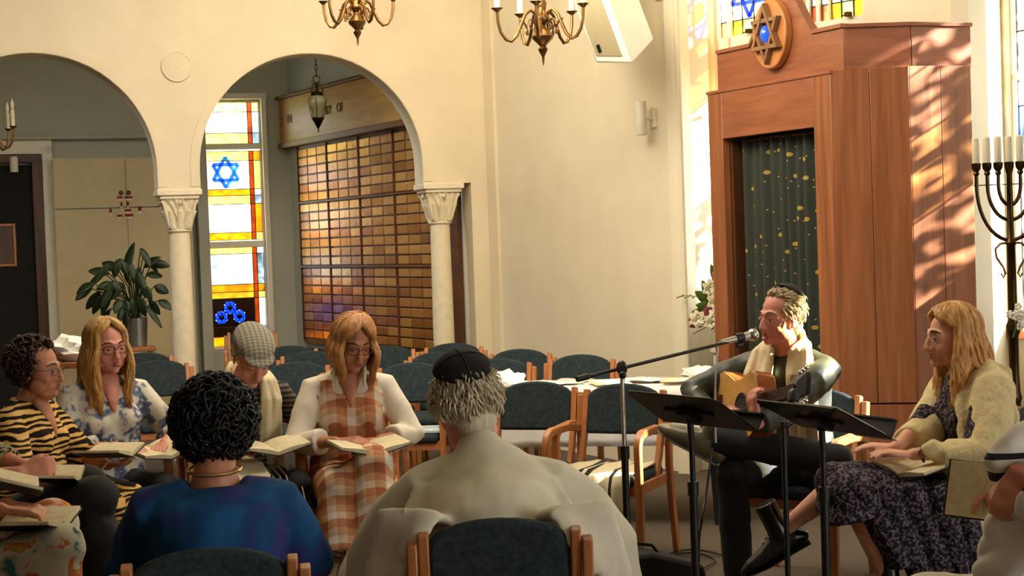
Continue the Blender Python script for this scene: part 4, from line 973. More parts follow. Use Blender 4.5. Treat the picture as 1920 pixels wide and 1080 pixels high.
# guitar microphone on a short stand behind the second music stand
gb = P(1472, 900, 5.95); t = thing('microphone_stand', 'thin black stand carrying a dark microphone before the guitar neck', 'microphone stand', (gb.x, gb.y, 0))
zt_m = P(1472, 790, 5.95).z
bm = BM(); tube(bm, [(0, 0, .03), (0, 0, zt_m)], .011, 10); link('pole', bm, m_black, t)
bm = BM(); lathe(bm, [(.13, 0), (.13, .012), (.03, .022), (.012, .04)], 24); link('base', bm, m_black, t)
gm0, gm1 = P(1483, 792, 5.95)-V((gb.x, gb.y, 0)), P(1488, 738, 6.0)-V((gb.x, gb.y, 0))
bm = BM(); tube(bm, [(0, 0, zt_m-.02), gm0, gm0+(gm1-gm0)*.3], .012, 10); tube(bm, [gm0+(gm1-gm0)*.2, gm0+(gm1-gm0)*.7, gm0+(gm1-gm0)*.72, gm1], [.014, .018, .022, .022], 12, round_cap=True); link('microphone', bm, m_black, t)
# ---------------------------------------------------------------- floor items
pb = G(670, 1015, 0); t = thing('handbag', 'maroon and tan handbag on the floor under the plaid dress', 'bag', (pb.x, pb.y, 0), R(-25))
m_mar = mat('maroon_leather', (78, 28, 26), .5, 0, .15)
bm = BM()
prism(bm, [(-.16, 0), (.16, 0), (.145, .10), (.08, .19), (-.06, .21), (-.13, .14)], .12); link('body', bm, m_mar, t, bevel=.02)
bm = BM(); prism(bm, [(-.10, .0), (-.04, 0), (-.02, .15), (-.09, .16)], .128, M.Translation(V((0, -.006, 0)))); link('pale_stripe', bm, mat('tan_webbing', (178, 150, 120), .8), t)
bm = BM(); tube(bm, smooth_path([V((-.1, .06, .17)), V((-.06, .05, .26)), V((.03, .05, .25)), V((.07, .06, .17))]), .009, 8); link('handle', bm, m_mar, t)
pb = G(624, 1012, 0); t = thing('water_bottle', 'clear plastic water bottle standing on the floor by the handbag', 'bottle', (pb.x, pb.y, 0))
m_pet, nt, b = NT('clear_plastic'); b.inputs['Transmission Weight'].default_value = .9; b.inputs['Roughness'].default_value = .08; b.inputs['IOR'].default_value = 1.2; b.inputs['Base Color'].default_value = (.9, .95, .97, 1)
bm = BM(); lathe(bm, [(.03, 0), (.034, .01), (.034, .07), (.031, .08), (.034, .09), (.034, .15), (.028, .185), (.013, .205), (.013, .215)], 18); link('body', bm, m_pet, t)
bm = BM(); lathe(bm, [(.015, .21), (.015, .235)], 14); link('cap', bm, m_white, t)
bm = BM(); lathe(bm, [(.0348, .095), (.0348, .14)], 18); link('paper_label', bm, m_white, t)
for i, (u_, v_, a, sx, sy) in enumerate(((655, 962, 20, .42, .3), (590, 985, -10, .22, .3))):
    p = G(u_, v_, .004); bm = BM(); box(bm, (0, 0, 0), (sx, sy, .003)); o = tag(link('paper_sheet', bm, m_page if i else m_whitecloth, None, smooth=False), ('white sheet lying on the carpet behind the water bottle', 'cream sheet lying on the carpet left of the bottle')[i], 'paper'); o.location = p; o.rotation_euler = (0, 0, R(a))
pb = G(1195, 1072, 0); t = thing('equipment_case', 'black soft equipment case on the carpet at the microphone stand', 'case', (pb.x+.05, pb.y-.25, 0), R(20))
bm = BM(); prism(bm, [(-.22, 0), (.22, 0), (.20, .08), (-.05, .16), (-.2, .15)], .24, M.Translation(V((0, -.12, 0)))); link('body', bm, mat('black_nylon', (14, 14, 14), .8), t, bevel=.02)
bm = BM(); tube(bm, [V((-.12, 0, .155)), V((-.1, 0, .19)), V((0, 0, .17)), V((.03, 0, .13))], .008, 8); link('handle', bm, m_black, t)
# sunlit plastic sleeve on a chair seat, and the striped shawl lying over a chair
bm = BM(); box(bm, (0, 0, 0), (.30, .24, .02)); p = P(805, 800, 9.25); o = tag(link('plastic_folder', bm, mat('pale_blue_plastic', (196, 214, 216), .25), None, bevel=.004), 'pale plastic folder lying on the chair seat beside the plaid dress', 'folder'); o.location = (p.x, p.y, .465)
shw = [c for c in C.objects if c.get('label', '').endswith('behind the music stand')][0]
m_shawl, nt, b = NT('striped_shawl_wool'); tc_ = nt.nodes.new('ShaderNodeTexCoord'); sp = nt.nodes.new('ShaderNodeSeparateXYZ'); nt.links.new(tc_.outputs['Object'], sp.inputs[0])
n = nt.nodes.new('ShaderNodeMath'); n.operation = 'MULTIPLY_ADD'; n.inputs[1].default_value = 2.3; n.inputs[2].default_value = .5; nt.links.new(sp.outputs[0], n.inputs[0])
CRM, BK = (206, 194, 158), (26, 24, 24)
nt.links.new(ramp(nt, n.outputs[0], [(0, CRM), (.30, BK), (.36, CRM), (.40, BK), (.46, CRM), (.70, BK), (.74, CRM)], 'CONSTANT'), b.inputs['Base Color']); b.inputs['Roughness'].default_value = .95
bm = BM(); g = []
for i in range(41):
    x = -.19+.38*i/40; row = []
    path = [(.14, .462), (.0, .466), (-.16, .462), (-.235, .45), (-.25, .40), (-.255, .33), (-.262, .24)]
    for j, (y, z) in enumerate(path): row.append(bm.verts.new((x, y+.008*math.sin(x*60+j)*(j > 2), z+.006*math.sin(x*45+j*2))))
    g.append(row)
for A, B in zip(g, g[1:]):
    for k in range(len(A)-1): bm.faces.new((A[k], A[k+1], B[k+1], B[k]))
t = thing('prayer_shawl', 'cream prayer shawl with black stripes hanging off an empty chair seat', 'shawl', shw.location, shw.rotation_euler.z)
o = link('cloth', bm, m_shawl, t, angle=180); md = o.modifiers.new('thick', 'SOLIDIFY'); md.thickness = .006; md.offset = 1
bm = BM()
for i in range(38):
    x = -.188+.376*i/37; tube(bm, [(x, -.262, .25), (x+random.uniform(-.006, .006), -.268, .20), (x+random.uniform(-.01, .01), -.266, .15)], .0032, 5)
o = link('fringe', bm, m_fringe, t); o['kind'] = 'stuff'
# ---------------------------------------------------------------- people
SKIN = {}
def skin(name, col):
    m, nt, b = NT(name)
    n = node(nt, 'ShaderNodeTexNoise', Scale=18.0, Detail=3.0); nt.links.new(coords(nt), n.inputs['Vector'])
    nt.links.new(ramp(nt, n.outputs[0], [(.3, tuple(x*.93 for x in col)), (.7, tuple(min(255, x*1.05) for x in col))]), b.inputs['Base Color'])
    b.inputs['Roughness'].default_value = .5; b.inputs['Subsurface Weight'].default_value = .08; b.inputs['Subsurface Radius'].default_value = (.02, .008, .004)
    return m
sk_pale = skin('pale_skin', (212, 152, 126)); sk_tan = skin('tan_skin', (186, 124, 92)); sk_rosy = skin('rosy_skin', (214, 144, 122)); sk_fair = skin('fair_skin', (222, 164, 136))
m_lip = mat('lip_colour', (156, 78, 72), .45); m_brow = mat('brow_hair', (84, 60, 40), .8); m_browg = mat('grey_brow_hair', (96, 84, 70), .8)
m_eye, nt, b = NT('eye'); gd = nt.nodes.new('ShaderNodeTexCoord'); sp = nt.nodes.new('ShaderNodeSeparateXYZ'); nt.links.new(gd.outputs['Object'], sp.inputs[0])
n = nt.nodes.new('ShaderNodeMath'); n.operation = 'MULTIPLY_ADD'; n.inputs[1].default_value = -40.0; n.inputs[2].default_value = .5; nt.links.new(sp.outputs[1], n.inputs[0])
nt.links.new(ramp(nt, n.outputs[0], [(0, (226, 218, 206)), (.90, (84, 70, 54)), (.97, (12, 10, 10))], 'CONSTANT'), b.inputs['Base Color']); b.inputs['Roughness'].default_value = .12
def hairmat(name, a, b_, c=None):
    m, nt, b = NT(name)
    n = node(nt, 'ShaderNodeTexNoise', Scale=1.0, Detail=4.0); nt.links.new(coords(nt, (70, 70, 9)), n.inputs['Vector'])
    nt.links.new(ramp(nt, n.outputs[0], [(.3, a), (.55, b_), (.72, c or b_)]), b.inputs['Base Color'])
    b.inputs['Roughness'].default_value = .45; b.inputs['Specular IOR Level'].default_value = .35; bump(nt, b, n.outputs[0], .3, .004); return m
def ik(a, c, l1, l2, pole):
    a, c, pole = V(a), V(c), V(pole); d = c-a; L = min(d.length, (l1+l2)*.999); d = d.normalized(); c = a+d*L
    x = (l1*l1-l2*l2+L*L)/(2*L); h = math.sqrt(max(0, l1*l1-x*x)); p = pole-d*pole.dot(d); p.normalize()
    return a+d*x+p*h, c
def hand(bm, w_, d, n, t, curl=.5, s=1.0, spread=.0):
    w_, d, n, t = V(w_), V(d).normalized(), V(n), V(t)
    n = (n-d*n.dot(d)).normalized(); q = d.cross(n); t = q if q.dot(t) > 0 else -q
    for i, (o, L, r_) in enumerate(((.030, .070, .0088), (.0105, .080, .0092), (-.0095, .075, .0088), (-.028, .058, .0078))):
        k = w_+d*.088*s+t*o*s-n*.003
        tube(bm, [w_+t*o*.45*s, w_+d*.045*s+t*o*.85*s, k], [(.014*s, .014*s), (.0135*s, .0125*s), (.0115*s, .0105*s)], 8, side=t, round_cap=True)
        p = k; dd = (d+t*o*spread*20).normalized(); pts = [p]
        for j, f in enumerate((.44, .32, .24)):
            a = curl*(.55, 1.0, .7)[j]
            ax_ = dd.cross(n); 
            if ax_.length < 1e-4: ax_ = t
            dd = (M.Rotation(a, 3, ax_.normalized()) @ dd).normalized(); p = p+dd*L*f*s; pts.append(p)
        tube(bm, pts, [r_*s, r_*.97*s, r_*.88*s, r_*.72*s], 8, round_cap=True)
    tube(bm, [w_+d*.015*s+t*.018*s, w_+d*.045*s+t*.040*s+n*.010, w_+d*.075*s+t*.052*s+n*.016, w_+d*.100*s+t*.050*s+n*.022], [.014*s, .0125*s, .0105*s, .008*s], 8, round_cap=True)
    ball(bm, w_+d*.04*s, (.026*s, .03*s, .016*s), M((t, d, n)).transposed().to_3x3() if False else M((t, d, n)).transposed(), seg=12, ring=8)
TORSO = [(-.10, .160, .135, .02), (-.02, .178, .140, .01), (.06, .172, .132, 0), (.16, .152, .115, 0), (.26, .158, .118, 0), (.34, .168, .122, 0), (.41, .170, .112, .004), (.455, .150, .088, .01), (.485, .105, .070, .014), (.515, .066, .060, .012), (.535, .058, .056, .008)]
class Fig:
    pass
def person(label, loc, rz, sp):
    g = Fig(); root = thing('person', label, 'person', loc, R(rz)); g.root = root; g.sp = sp
    H = sp.get('h', 1.0)*.95; HIP = sp.get('hip', .52); lean = R(sp.get('lean', 4)); sl = sp.get('slump', .12); wv = sp.get('wide', 1.0); dp = sp.get('deep', 1.0)
    side = sp.get('side', 0)
    def spine(h): h *= H; return V((side*h*h, -math.sin(lean)*h-sl*h*h, HIP+math.cos(lean)*h))
    g.spine = spine; g.H = H
    nb = spine(.515); top_ = spine(.53)
    yaw, pit, rol = R(sp.get('yaw', 0)), R(sp.get('pitch', 5)), R(sp.get('roll', 0))
    HR = M.Rotation(yaw, 4, 'Z') @ M.Rotation(pit, 4, 'X') @ M.Rotation(rol, 4, 'Y')
    hs = sp.get('head', .96)
    hc = top_+V((0, -.028, -.006))+HR.to_3x3() @ V((0, -.014, .116*hs))
    HM = M.Translation(hc) @ HR @ M.Diagonal((hs, hs, hs, 1)); g.HM = HM; g.hc = hc
    def hp(x, y, z): return HM @ V((x, y, z))
    g.hp = hp
    sw_ = sp.get('sh', .165)*1.0; g.shoulder = {}; g.elbow = {}; g.wrist = {}
    body = BM()
    # trunk core under the clothes, neck, head
    for a, b_ in zip([spine(-.04), spine(.15), spine(.33), spine(.46)], [0]*4): pass
    tube(body, [spine(-.04), spine(.12), spine(.30), spine(.42), spine(.48)], [(.12, .09), (.115, .08), (.125, .085), (.12, .065), (.07, .05)], 16, side=(1, 0, 0), round_cap=True)
    nr = sp.get('neck', .052)
    tube(body, [spine(.44), spine(.50), top_+V((0, -.006, .0)), hp(0, .014, -.075), hp(0, .02, -.01)], [.062, nr*1.12, nr, nr*.98, nr], 14, round_cap=True)
    if sp.get('vneck'):
        f = spine(.475); yy = .092*dp
        tube(body, [f+V((0, -.05, .03)), f+V((0, -yy*.86, -.03)), f+V((0, -yy*1.13, -.085)), f+V((0, -yy*1.2, -.13))], [(.05, .03), (.042, .020), (.022, .012), (.004, .005)], 12, side=(1, 0, 0))
    fat = sp.get('fat', 1.0)
    E = lambda c, r_: ball(body, c, r_, mx=HM, seg=20, ring=14)
    E((0, .014, .040), (.076, .096, .084)); E((0, -.030, -.010), (.069*fat, .062, .082)); E((0, -.036, -.066), (.052*fat, .052, .046))
    E((0, -.074, -.096), (.021, .017, .018)); E((.040, -.055, -.034), (.025*fat, .024, .026)); E((-.040, -.055, -.034), (.025*fat, .024, .026))
    E((.052*fat, -.018, -.062), (.02, .036, .03)); E((-.052*fat, -.018, -.062), (.02, .036, .03))
    if fat > 1.05: E((0, -.035, -.098), (.05, .045, .03))
    tube(body, [hp(-.048, -.064, .026), hp(-.024, -.083, .029), hp(0, -.086, .024), hp(.024, -.083, .029), hp(.048, -.064, .026)], [.009, .012, .010, .012, .009], 8, round_cap=True)
    ns = sp.get('nose', 1.0)
    tube(body, [hp(0, -.084, .016), hp(0, -.094, -.002), hp(0, -.093-.009*ns, -.024), hp(0, -.093-.013*ns, -.036), hp(0, -.098, -.046)], [(.008, .01), (.009, .011), (.011, .012), (.0125, .011), (.009, .007)], 10, side=HR.to_3x3() @ V((1, 0, 0)), round_cap=True)
    for s in (-1, 1):
        E((s*.0125, -.092, -.040), (.0085, .010, .008))
        e_ = M.Translation(V((s*.077, .012, -.012))) @ M.Rotation(s*.35, 4, 'Z')
        ball(body, (0, 0, 0), (.007, .018, .031), mx=HM @ e_, seg=12, ring=9); tube(body, [HM @ e_ @ V((s*.006, .019*math.cos(a), .006+.028*math.sin(a))) for a in (-1.4+4.2*k/9 for k in range(10))], .0042, 6)
        if 'lids' not in sp or sp['lids']:
            E((s*.032, -.0745, .0135), (.0175, .012, .0085))            # upper lid fold
    mo_ = sp.get('mouth', 0)
    for zz, rr in ((-.060, .0062), (-.071-mo_*.014, .0074)):
        tube(body, [hp(-.025, -.076, -.065), hp(-.012, -.0885, zz), hp(0, -.0915, zz), hp(.012, -.0885, zz), hp(.025, -.076, -.065)], [.004, rr, rr, rr, .004], 8)
    # arms
    for s, k in ((1, 'L'), (-1, 'R')):
        a = sp['arm'+k]; S = spine(.418)+V((s*sw_*.98, 0, 0))+V(a.get('sho', (0, 0, 0))); g.shoulder[k] = S
        el, wr = ik(S, a['w'], .275*H, .245*H, a.get('pole', (s*.8, .35, -.6))); g.elbow[k], g.wrist[k] = el, wr
        tube(body, [S, S.lerp(el, .5), el, el.lerp(wr, .3), el.lerp(wr, .72), wr], [.042, .038, .035, .037, .028, .0235], 12, round_cap=True)
        d = V(a.get('d', wr-el)); hand(body, wr+d.normalized()*.012, d, a.get('n', (0, 0, -1)), a.get('t', (-s, 0, 0)), a.get('curl', .5), a.get('hs', 1.0)*H)
    # legs
    g.knee, g.ank, g.hipj = {}, {}, {}
    for s, k in ((1, 'L'), (-1, 'R')):
        kn, an = V(sp['leg'+k]['k']), V(sp['leg'+k]['a']); hj = spine(-.01)+V((s*.085, -.01, -.03)); g.knee[k], g.ank[k], g.hipj[k] = kn, an, hj
        c = .94
        tube(body, [hj, hj.lerp(kn, .5), kn, kn.lerp(an, .28)+V((0, .012, 0)), kn.lerp(an, .7), an], [.075, .066*c, .052*c, .053*c, .037*c, .032*c], 14, round_cap=True)
        td = V(sp['leg'+k].get('t', (0, -1, -.1))).normalized(); ud = V(sp['leg'+k].get('u', (an-kn)*-1)); ud = (ud-td*ud.dot(td)).normalized()
        tube(body, [an+td*-.03-ud*.03, an+td*.05-ud*.045, an+td*.13-ud*.055], [(.03, .03), (.034, .026), (.03, .015)], 10, side=td.cross(ud), round_cap=True)
        sm_ = sp['leg'+k].get('shoe')
        if sm_ is not None:
            b2 = BM()
            bg_ = sp['leg'+k].get('big', 1.0)
            tube(b2, [an+td*-.075-ud*.048, an+td*-.045-ud*.036, an+td*.02-ud*.034, an+td*.09-ud*.052, an+td*.155-ud*.062, an+td*.19-ud*.070], [(a_*bg_, c_*bg_) for a_, c_ in ((.026, .026), (.037, .044), (.040, .046), (.046, .034), (.042, .025), (.022, .014))], 14, side=td.cross(ud), round_cap=True)
            bh = sp['leg'+k].get('boot', .03)
            if bh > .02: tube(b2, [an-ud*.03, an+ud*bh*.5, an+ud*bh], [.043, .042, .045], 14)
            me = fuse(b2, .006, 3); so_ = link('boot' if bh > .05 else 'shoe', me, sm_, root, angle=180)
            b3 = BM(); tube(b3, [an+td*-.085-ud*.082, an+td*.02-ud*.086, an+td*.10-ud*.090, an+td*.19-ud*.088], [(.03, .008), (.040, .008), (.05, .008), (.028, .007)], 12, side=td.cross(ud), round_cap=True)
            link('sole', b3, sp['leg'+k].get('sole', m_blackg), so_)
            b3 = BM()
            for q in range(5):
                c_ = an+td*(.03+.018*q)-ud*(-.012+.012*q); sd = td.cross(ud)
                tube(b3, [c_-sd*.02, c_+ud*.008, c_+sd*.02+td*.012], .0028, 5)
            lo = link('laces', b3, sp['leg'+k].get('lace', m_blackg), so_); lo['kind'] = 'stuff'
    me = fuse(body, sp.get('vox', .0056), 2); link('body', me, sp['skin'], root, angle=180); g.body = me
    # face details
    for s in (-1, 1):
        ey = bpy.data.meshes.get('eyeball')
        if ey is None:
            b_ = BM(); ball(b_, (0, 0, 0), .0125, seg=16, ring=12); finish(b_); ey = bpy.data.meshes.new('eyeball'); b_.to_mesh(ey); b_.free(); ey.materials.append(m_eye); ey.polygons.foreach_set('use_smooth', [True]*len(ey.polygons))
        o = bpy.data.objects.new('eye', ey); C.objects.link(o); o.parent = root
        look = R(sp.get('look', 0)); gz = R(sp.get('gaze', 0))
        o.matrix_local = HM @ M.Translation(V((s*.032, -.0735, .003))) @ M.Rotation(gz, 4, 'Z') @ M.Rotation(look, 4, 'X')
        b_ = BM(); cl = sp.get('close', .4)                                # eyelid shells
        for lo_, hi_ in ((-8+(1-cl)*34, 92), (-92, -26)):
            rows_ = []
            for i in range(7):
                a = R(lo_+(hi_-lo_)*i/6); rows_.append([b_.verts.new(hp(s*.032+.0140*math.sin(t_)*math.cos(a), -.0735-.0140*math.cos(t_)*math.cos(a), .003+.0140*math.sin(a))) for t_ in (R(-85+170*j/10) for j in range(11))])
            for A, B in zip(rows_, rows_[1:]):
                for j in range(10): b_.faces.new((A[j], A[j+1], B[j+1], B[j]))
        link('eyelids', b_, sp['skin'], root, angle=180)
        b_ = BM(); a = R(-8+(1-cl)*34); tube(b_, [hp(s*.032+.0146*math.sin(t_)*math.cos(a), -.0735-.0146*math.cos(t_)*math.cos(a), .003+.0146*math.sin(a)) for t_ in (R(-62+124*j/8) for j in range(9))], .0013, 5); link('lashes', b_, m_black, root)
        b_ = BM(); tube(b_, [hp(s*.014, -.0915, .028), hp(s*.03, -.0925, .036), hp(s*.044, -.080, .034), hp(s*.054, -.064, .024)], [(.003, .0035), (.0035, .005), (.0035, .0045), (.002, .002)], 8, round_cap=True); link('eyebrow', b_, sp.get('brow', m_brow), root)
    b_ = BM()
    for zz, rr in ((-.0605, .0048), (-.0705-mo_*.014, .006)):
        tube(b_, [hp(-.022, -.079, -.0652), hp(-.011, -.0915, zz), hp(0, -.0945, zz-.0005), hp(.011, -.0915, zz), hp(.022, -.079, -.0652)], [.002, rr, rr, rr, .002], 8)
    if mo_: ball(b_, (0, -.082, -.069), (.016, .008, .008*mo_+.002), mx=HM)
    link('lips', b_, sp.get('lip', m_lip), root)
    return g
def garment_torso(bm, g, k=1.0, h0=-.10, h1=.535, dk=1.0, add=0.0, belly=0.0, bust=0.0):
    rows_ = [r_ for r_ in TORSO if h0-1e-6 <= r_[0] <= h1+1e-6]; wv = g.sp.get('wide', 1.0)*k; dp = g.sp.get('deep', 1.0)*dk
    tube(bm, [g.spine(h)+V((0, yo-belly*math.exp(-((h-.12)/.12)**2)*.5, 0)) for h, a, b_, yo in rows_],
         [(a*(wv if h < .46 else 1)+add, b_*(dp if h < .46 else 1)+add+belly*math.exp(-((h-.12)/.12)**2)*.5) for h, a, b_, yo in rows_], 24, side=(1, 0, 0))
    if bust:
        for s in (-1, 1): ball(bm, g.spine(.30)+V((s*.075, -.085*dp, 0)), (.072, .062*bust, .075))
def sleeves(bm, g, frac=1.0, r0=.062, r1=.05, r2=.04, add=0.0, which='LR', flare=0.0):
    for k in which:
        S, E_, W_ = g.shoulder[k], g.elbow[k], g.wrist[k]; s = 1 if k == 'L' else -1
        inn = g.spine(.425)+V((s*.07, 0, 0))
        if frac <= .5: pts = [inn, S, S.lerp(E_, frac*2)]; rr = [r0*1.0, r0*.93, r1+flare]
        else:
            f = (frac-.5)*2; pts = [inn, S, S.lerp(E_, .5), E_, E_.lerp(W_, f*.5), E_.lerp(W_, f)]; rr = [r0*1.0, r0*.93, (r0+r1)/2, r1, (r1+r2)/2, r2+flare]
        tube(bm, pts, [x+add for x in rr], 14)
def top(g, m, name='shirt', frac=1.0, h0=-.08, h1=.52, voxel=.009, disp=.016, ds=.10, r=(.064, .052, .040), k=1.0, dk=1.0, add=0, belly=0, bust=0, flare=0, extra=None):
    bm = BM(); garment_torso(bm, g, k, h0, h1, dk, add, belly, bust); sleeves(bm, g, frac, *r, add=add, flare=flare)
    if extra: extra(bm, g)
    o = link(name, fuse(bm, voxel, 2, disp, ds, 1), m, g.root, angle=180); return o
def trousers(g, m, name='trousers', r=(.098, .082, .068, .055), end=.96, disp=.014):
    bm = BM(); ball(bm, g.spine(-.02)+V((0, .02, -.01)), (.17*g.sp.get('wide', 1), .135, .10))
    for k in 'LR':
        a, b_, c = g.hipj[k], g.knee[k], g.ank[k]
        tube(bm, [a, a.lerp(b_, .5), b_, b_.lerp(c, .4), b_.lerp(c, end)], [r[0], r[1], r[2], (r[2]+r[3])/2, r[3]], 14)
        ball(bm, b_, r[2]*.98)
    return link(name, fuse(bm, .010, 2, disp, .09, 1), m, g.root, angle=180)
def skirt(g, m, name='skirt', hem=.35, flare=.0, disp=.02, down=None, wide=1.0):
    """lap and drape of a skirt over both thighs, hanging from the knees to a hem"""
    bm = BM(); ball(bm, g.spine(-.02)+V((0, .02, -.01)), (.19*wide, .15, .105))
    mid = []
    for k in 'LR':
        a, b_, c = g.hipj[k], g.knee[k], g.ank[k]; e = b_.lerp(c, hem)
        tube(bm, [a, a.lerp(b_, .5), b_+V((0, -.01, .005))], [.112*wide, .10*wide, .082*wide], 16); ball(bm, b_+V((0, -.01, .005)), .082*wide)
        dn = (V(down)*(e-b_).length if down else e-b_)
        tube(bm, [b_, b_+dn*.5, b_+dn], [.08*wide, .088*wide+flare*.5, .094*wide+flare], 16); mid.append((a, b_, b_+dn))
    for f in (.25, .5, .75):
        A, B = mid[0], mid[1]
        pts = [A[i].lerp(B[i], f) for i in range(3)]
        tube(bm, [pts[0], pts[0].lerp(pts[1], .5), pts[1]+V((0, -.01, 0)), pts[1].lerp(pts[2], .5), pts[2]], [.095, .09, .074, .076, .08+flare*.6], 14)
    return link(name, fuse(bm, .011, 3, disp, .10, 1), m, g.root, angle=180)
def scalp(bm, g, grow=.008, back=True, front=-.035, low=-.045):
    ball(bm, (0, .018, .046), (.076+grow, .094+grow, .086+grow), mx=g.HM, seg=22, ring=16)
    if back: ball(bm, (0, .045, low), (.064+grow*.6, .060+grow*.6, .055), mx=g.HM, seg=18, ring=12)
def hair_long(g, m, n=170, length=.30, part=.0, clear=58, wavy=.012, r=.0105, front=.10, grow=.014, back=.12, seed=3, curl=0.0, fringe=0, spread=0.0, sides=(-165, 165), start=30):
    rnd = random.Random(seed); bm = BM(); HM = g.HM
    a, b_, c = .076+grow, .096+grow, .088+grow; cen = V((0, .014, .040))
    nb = g.spine(.5)
    for i in range(n):
        ph0 = sides[0]+(sides[1]-sides[0])*(i+rnd.random())/n; sgn = 1 if ph0 > 0 else -1
        if abs(ph0) < 8: ph0 = 8*sgn
        hz = abs(ph0) < clear
        pts = []; kk = rnd.uniform(.93, 1.05)
        for j in range(8):
            al = 6+j*13.2
            ph = ph0
            if hz: ph = sgn*(abs(ph0)+(clear-abs(ph0)+4)*min(1, max(0, (al-start)/38)))
            A, P_ = R(al), R(ph)
            pts.append(HM @ (cen+V((a*math.sin(A)*math.sin(P_), -b_*math.sin(A)*math.cos(P_), c*math.cos(A)))*kk+V((part*math.exp(-al/25), 0, 0))))
        P_ = R(ph); out = HM.to_3x3() @ V((math.sin(P_), -math.cos(P_), 0)); out.z = 0
        L = length*rnd.uniform(.82, 1.08); m_ = 9; p = pts[-1]; wp = rnd.uniform(0, 6.28)
        isf = abs(ph) < 100
        for j in range(1, m_+1):
            t_ = j/m_; q = p+V((0, 0, -L*t_)) + out*(.022*math.sin(min(1, t_*1.4)*math.pi)*1.0+spread*t_)
            q += V((math.sin(wp+t_*9), math.cos(wp*1.7+t_*8), 0))*wavy*(.3+t_)
            q += V((math.cos(wp+t_*16), math.sin(wp+t_*16), 0))*curl*t_
            if q.z < nb.z+.03:                       # lie on the shoulders instead of passing through them
                f = min(1, (nb.z+.03-q.z)/.10); h = (q.z-g.sp.get('hip', .52))
                yf = nb.y - front if isf else nb.y + back
                q.y = q.y*(1-f)+(min(q.y, yf) if isf else max(q.y, yf))*f
            pts.append(q)
        nn_ = len(pts); rr = [r*(.55+.45*min(1, j/3))*(1 if j < nn_-5 else max(.28, (nn_-j)/5.5)) for j in range(nn_)]
        tube(bm, pts, [(x*1.25, x*.8) for x in rr], 6)
    for i in range(fringe):
        t_ = (i+.5)/fringe; x = -.055+.11*t_
        pts = [HM @ V((part*.6+x*.3, -.035, .128)), HM @ V((x*.7, -.078, .108)), HM @ V((x*1.0+.01*g.sp.get('fr', 1), -.098+abs(x)*.35, .075)), HM @ V((x*1.15+.02*g.sp.get('fr', 1), -.100+abs(x)*.5, .048-rnd.random()*.012))]
        tube(bm, pts, [.008, .010, .009, .003], 6)
    ball(bm, (0, .036, .050), (.074+grow*.5, .082+grow*.5, .080+grow*.5), mx=HM, seg=20, ring=14)
    o = link('hair', bm, m, g.root, angle=180); return o
def hair_curly(g, m, n=420, rad=(.112, .118, .112), cen=(0, .03, .04), size=.017, face=52, low=-.9, seed=5, tr=1.0):
    rnd = random.Random(seed); bm = BM(); HM = g.HM
    ball(bm, cen, tuple(x*.84 for x in rad), mx=HM @ M.Translation(V((0, .012, .008))), seg=18, ring=12)
    k = 0
    for i in range(n*3):
        z = rnd.uniform(low, 1); t_ = rnd.uniform(-math.pi, math.pi)
        s_ = math.sqrt(1-z*z); d = V((s_*math.sin(t_), -s_*math.cos(t_), z))
        if abs(math.degrees(t_)) < face+8*(z < 0) and z < .62: continue
        k += 1
        if k > n: break
        c = V(cen)+V((d.x*rad[0], d.y*rad[1], d.z*rad[2]))*rnd.uniform(.84, 1.03)
        s0 = d.orthogonal().normalized(); s0 = M.Rotation(rnd.uniform(0, 6.28), 3, d) @ s0; s1 = d.cross(s0)
        L = size*rnd.uniform(.8, 1.4); turns = rnd.uniform(3.2, 5.5)
        tube(bm, [HM @ (c+(s0*math.cos(a)+d*math.sin(a)*.8)*L+s1*L*(a/turns-.5)*1.5) for a in (turns*j/8 for j in range(9))], [x*tr for x in (.003, .0055, .0065, .0065, .0065, .0065, .006, .005, .0025)], 5)
    return link('hair', bm, m, g.root, angle=180)
def hair_short(g, m, n=330, length=.045, face=62, grow=.006, top_=True, seed=8, low=-.75, r=.0062, lift=.35, zmax=1.0):
    rnd = random.Random(seed); bm = BM(); HM = g.HM; rad = V((.078+grow, .097+grow, .087+grow)); cen = V((0, .016, .040))
    ball(bm, (0, .026, .046), (.0775, .094, .0865), mx=HM, seg=20, ring=14); ball(bm, (0, .055, -.035), (.060, .052, .055), mx=HM, seg=16, ring=10)
    k = 0
    for i in range(n*4):
        z = rnd.uniform(low, 1); t_ = rnd.uniform(-math.pi, math.pi); s_ = math.sqrt(1-z*z)
        if abs(math.degrees(t_)) < face and z < .68: continue
        if z > zmax: continue
        if abs(math.degrees(t_)) < 105 and z < -.15: continue
        k += 1
        if k > n: break
        d = V((s_*math.sin(t_), -s_*math.cos(t_), z)); c = cen+V((d.x*rad.x, d.y*rad.y, d.z*rad.z))
        if z < -.1: c += V((0, -.012, 0))*(-z)
        fl_ = V((d.x*.5, .6 if z > .3 else .25, -.8 if z < .5 else -.1)); fl_ = (fl_-d*fl_.dot(d)).normalized(); fl_ += V((rnd.uniform(-.5, .5), rnd.uniform(-.4, .4), rnd.uniform(-.3, .3)))
        L = length*rnd.uniform(.6, 1.2)
        tube(bm, [HM @ (c-d*.004), HM @ (c+fl_*L*.4+d*L*lift*.7), HM @ (c+fl_*L*.75+d*L*lift*.6), HM @ (c+fl_*L+d*L*lift*.1)], [r*.8, r, r*.8, r*.2], 5)
    return link('hair', bm, m, g.root, angle=180)
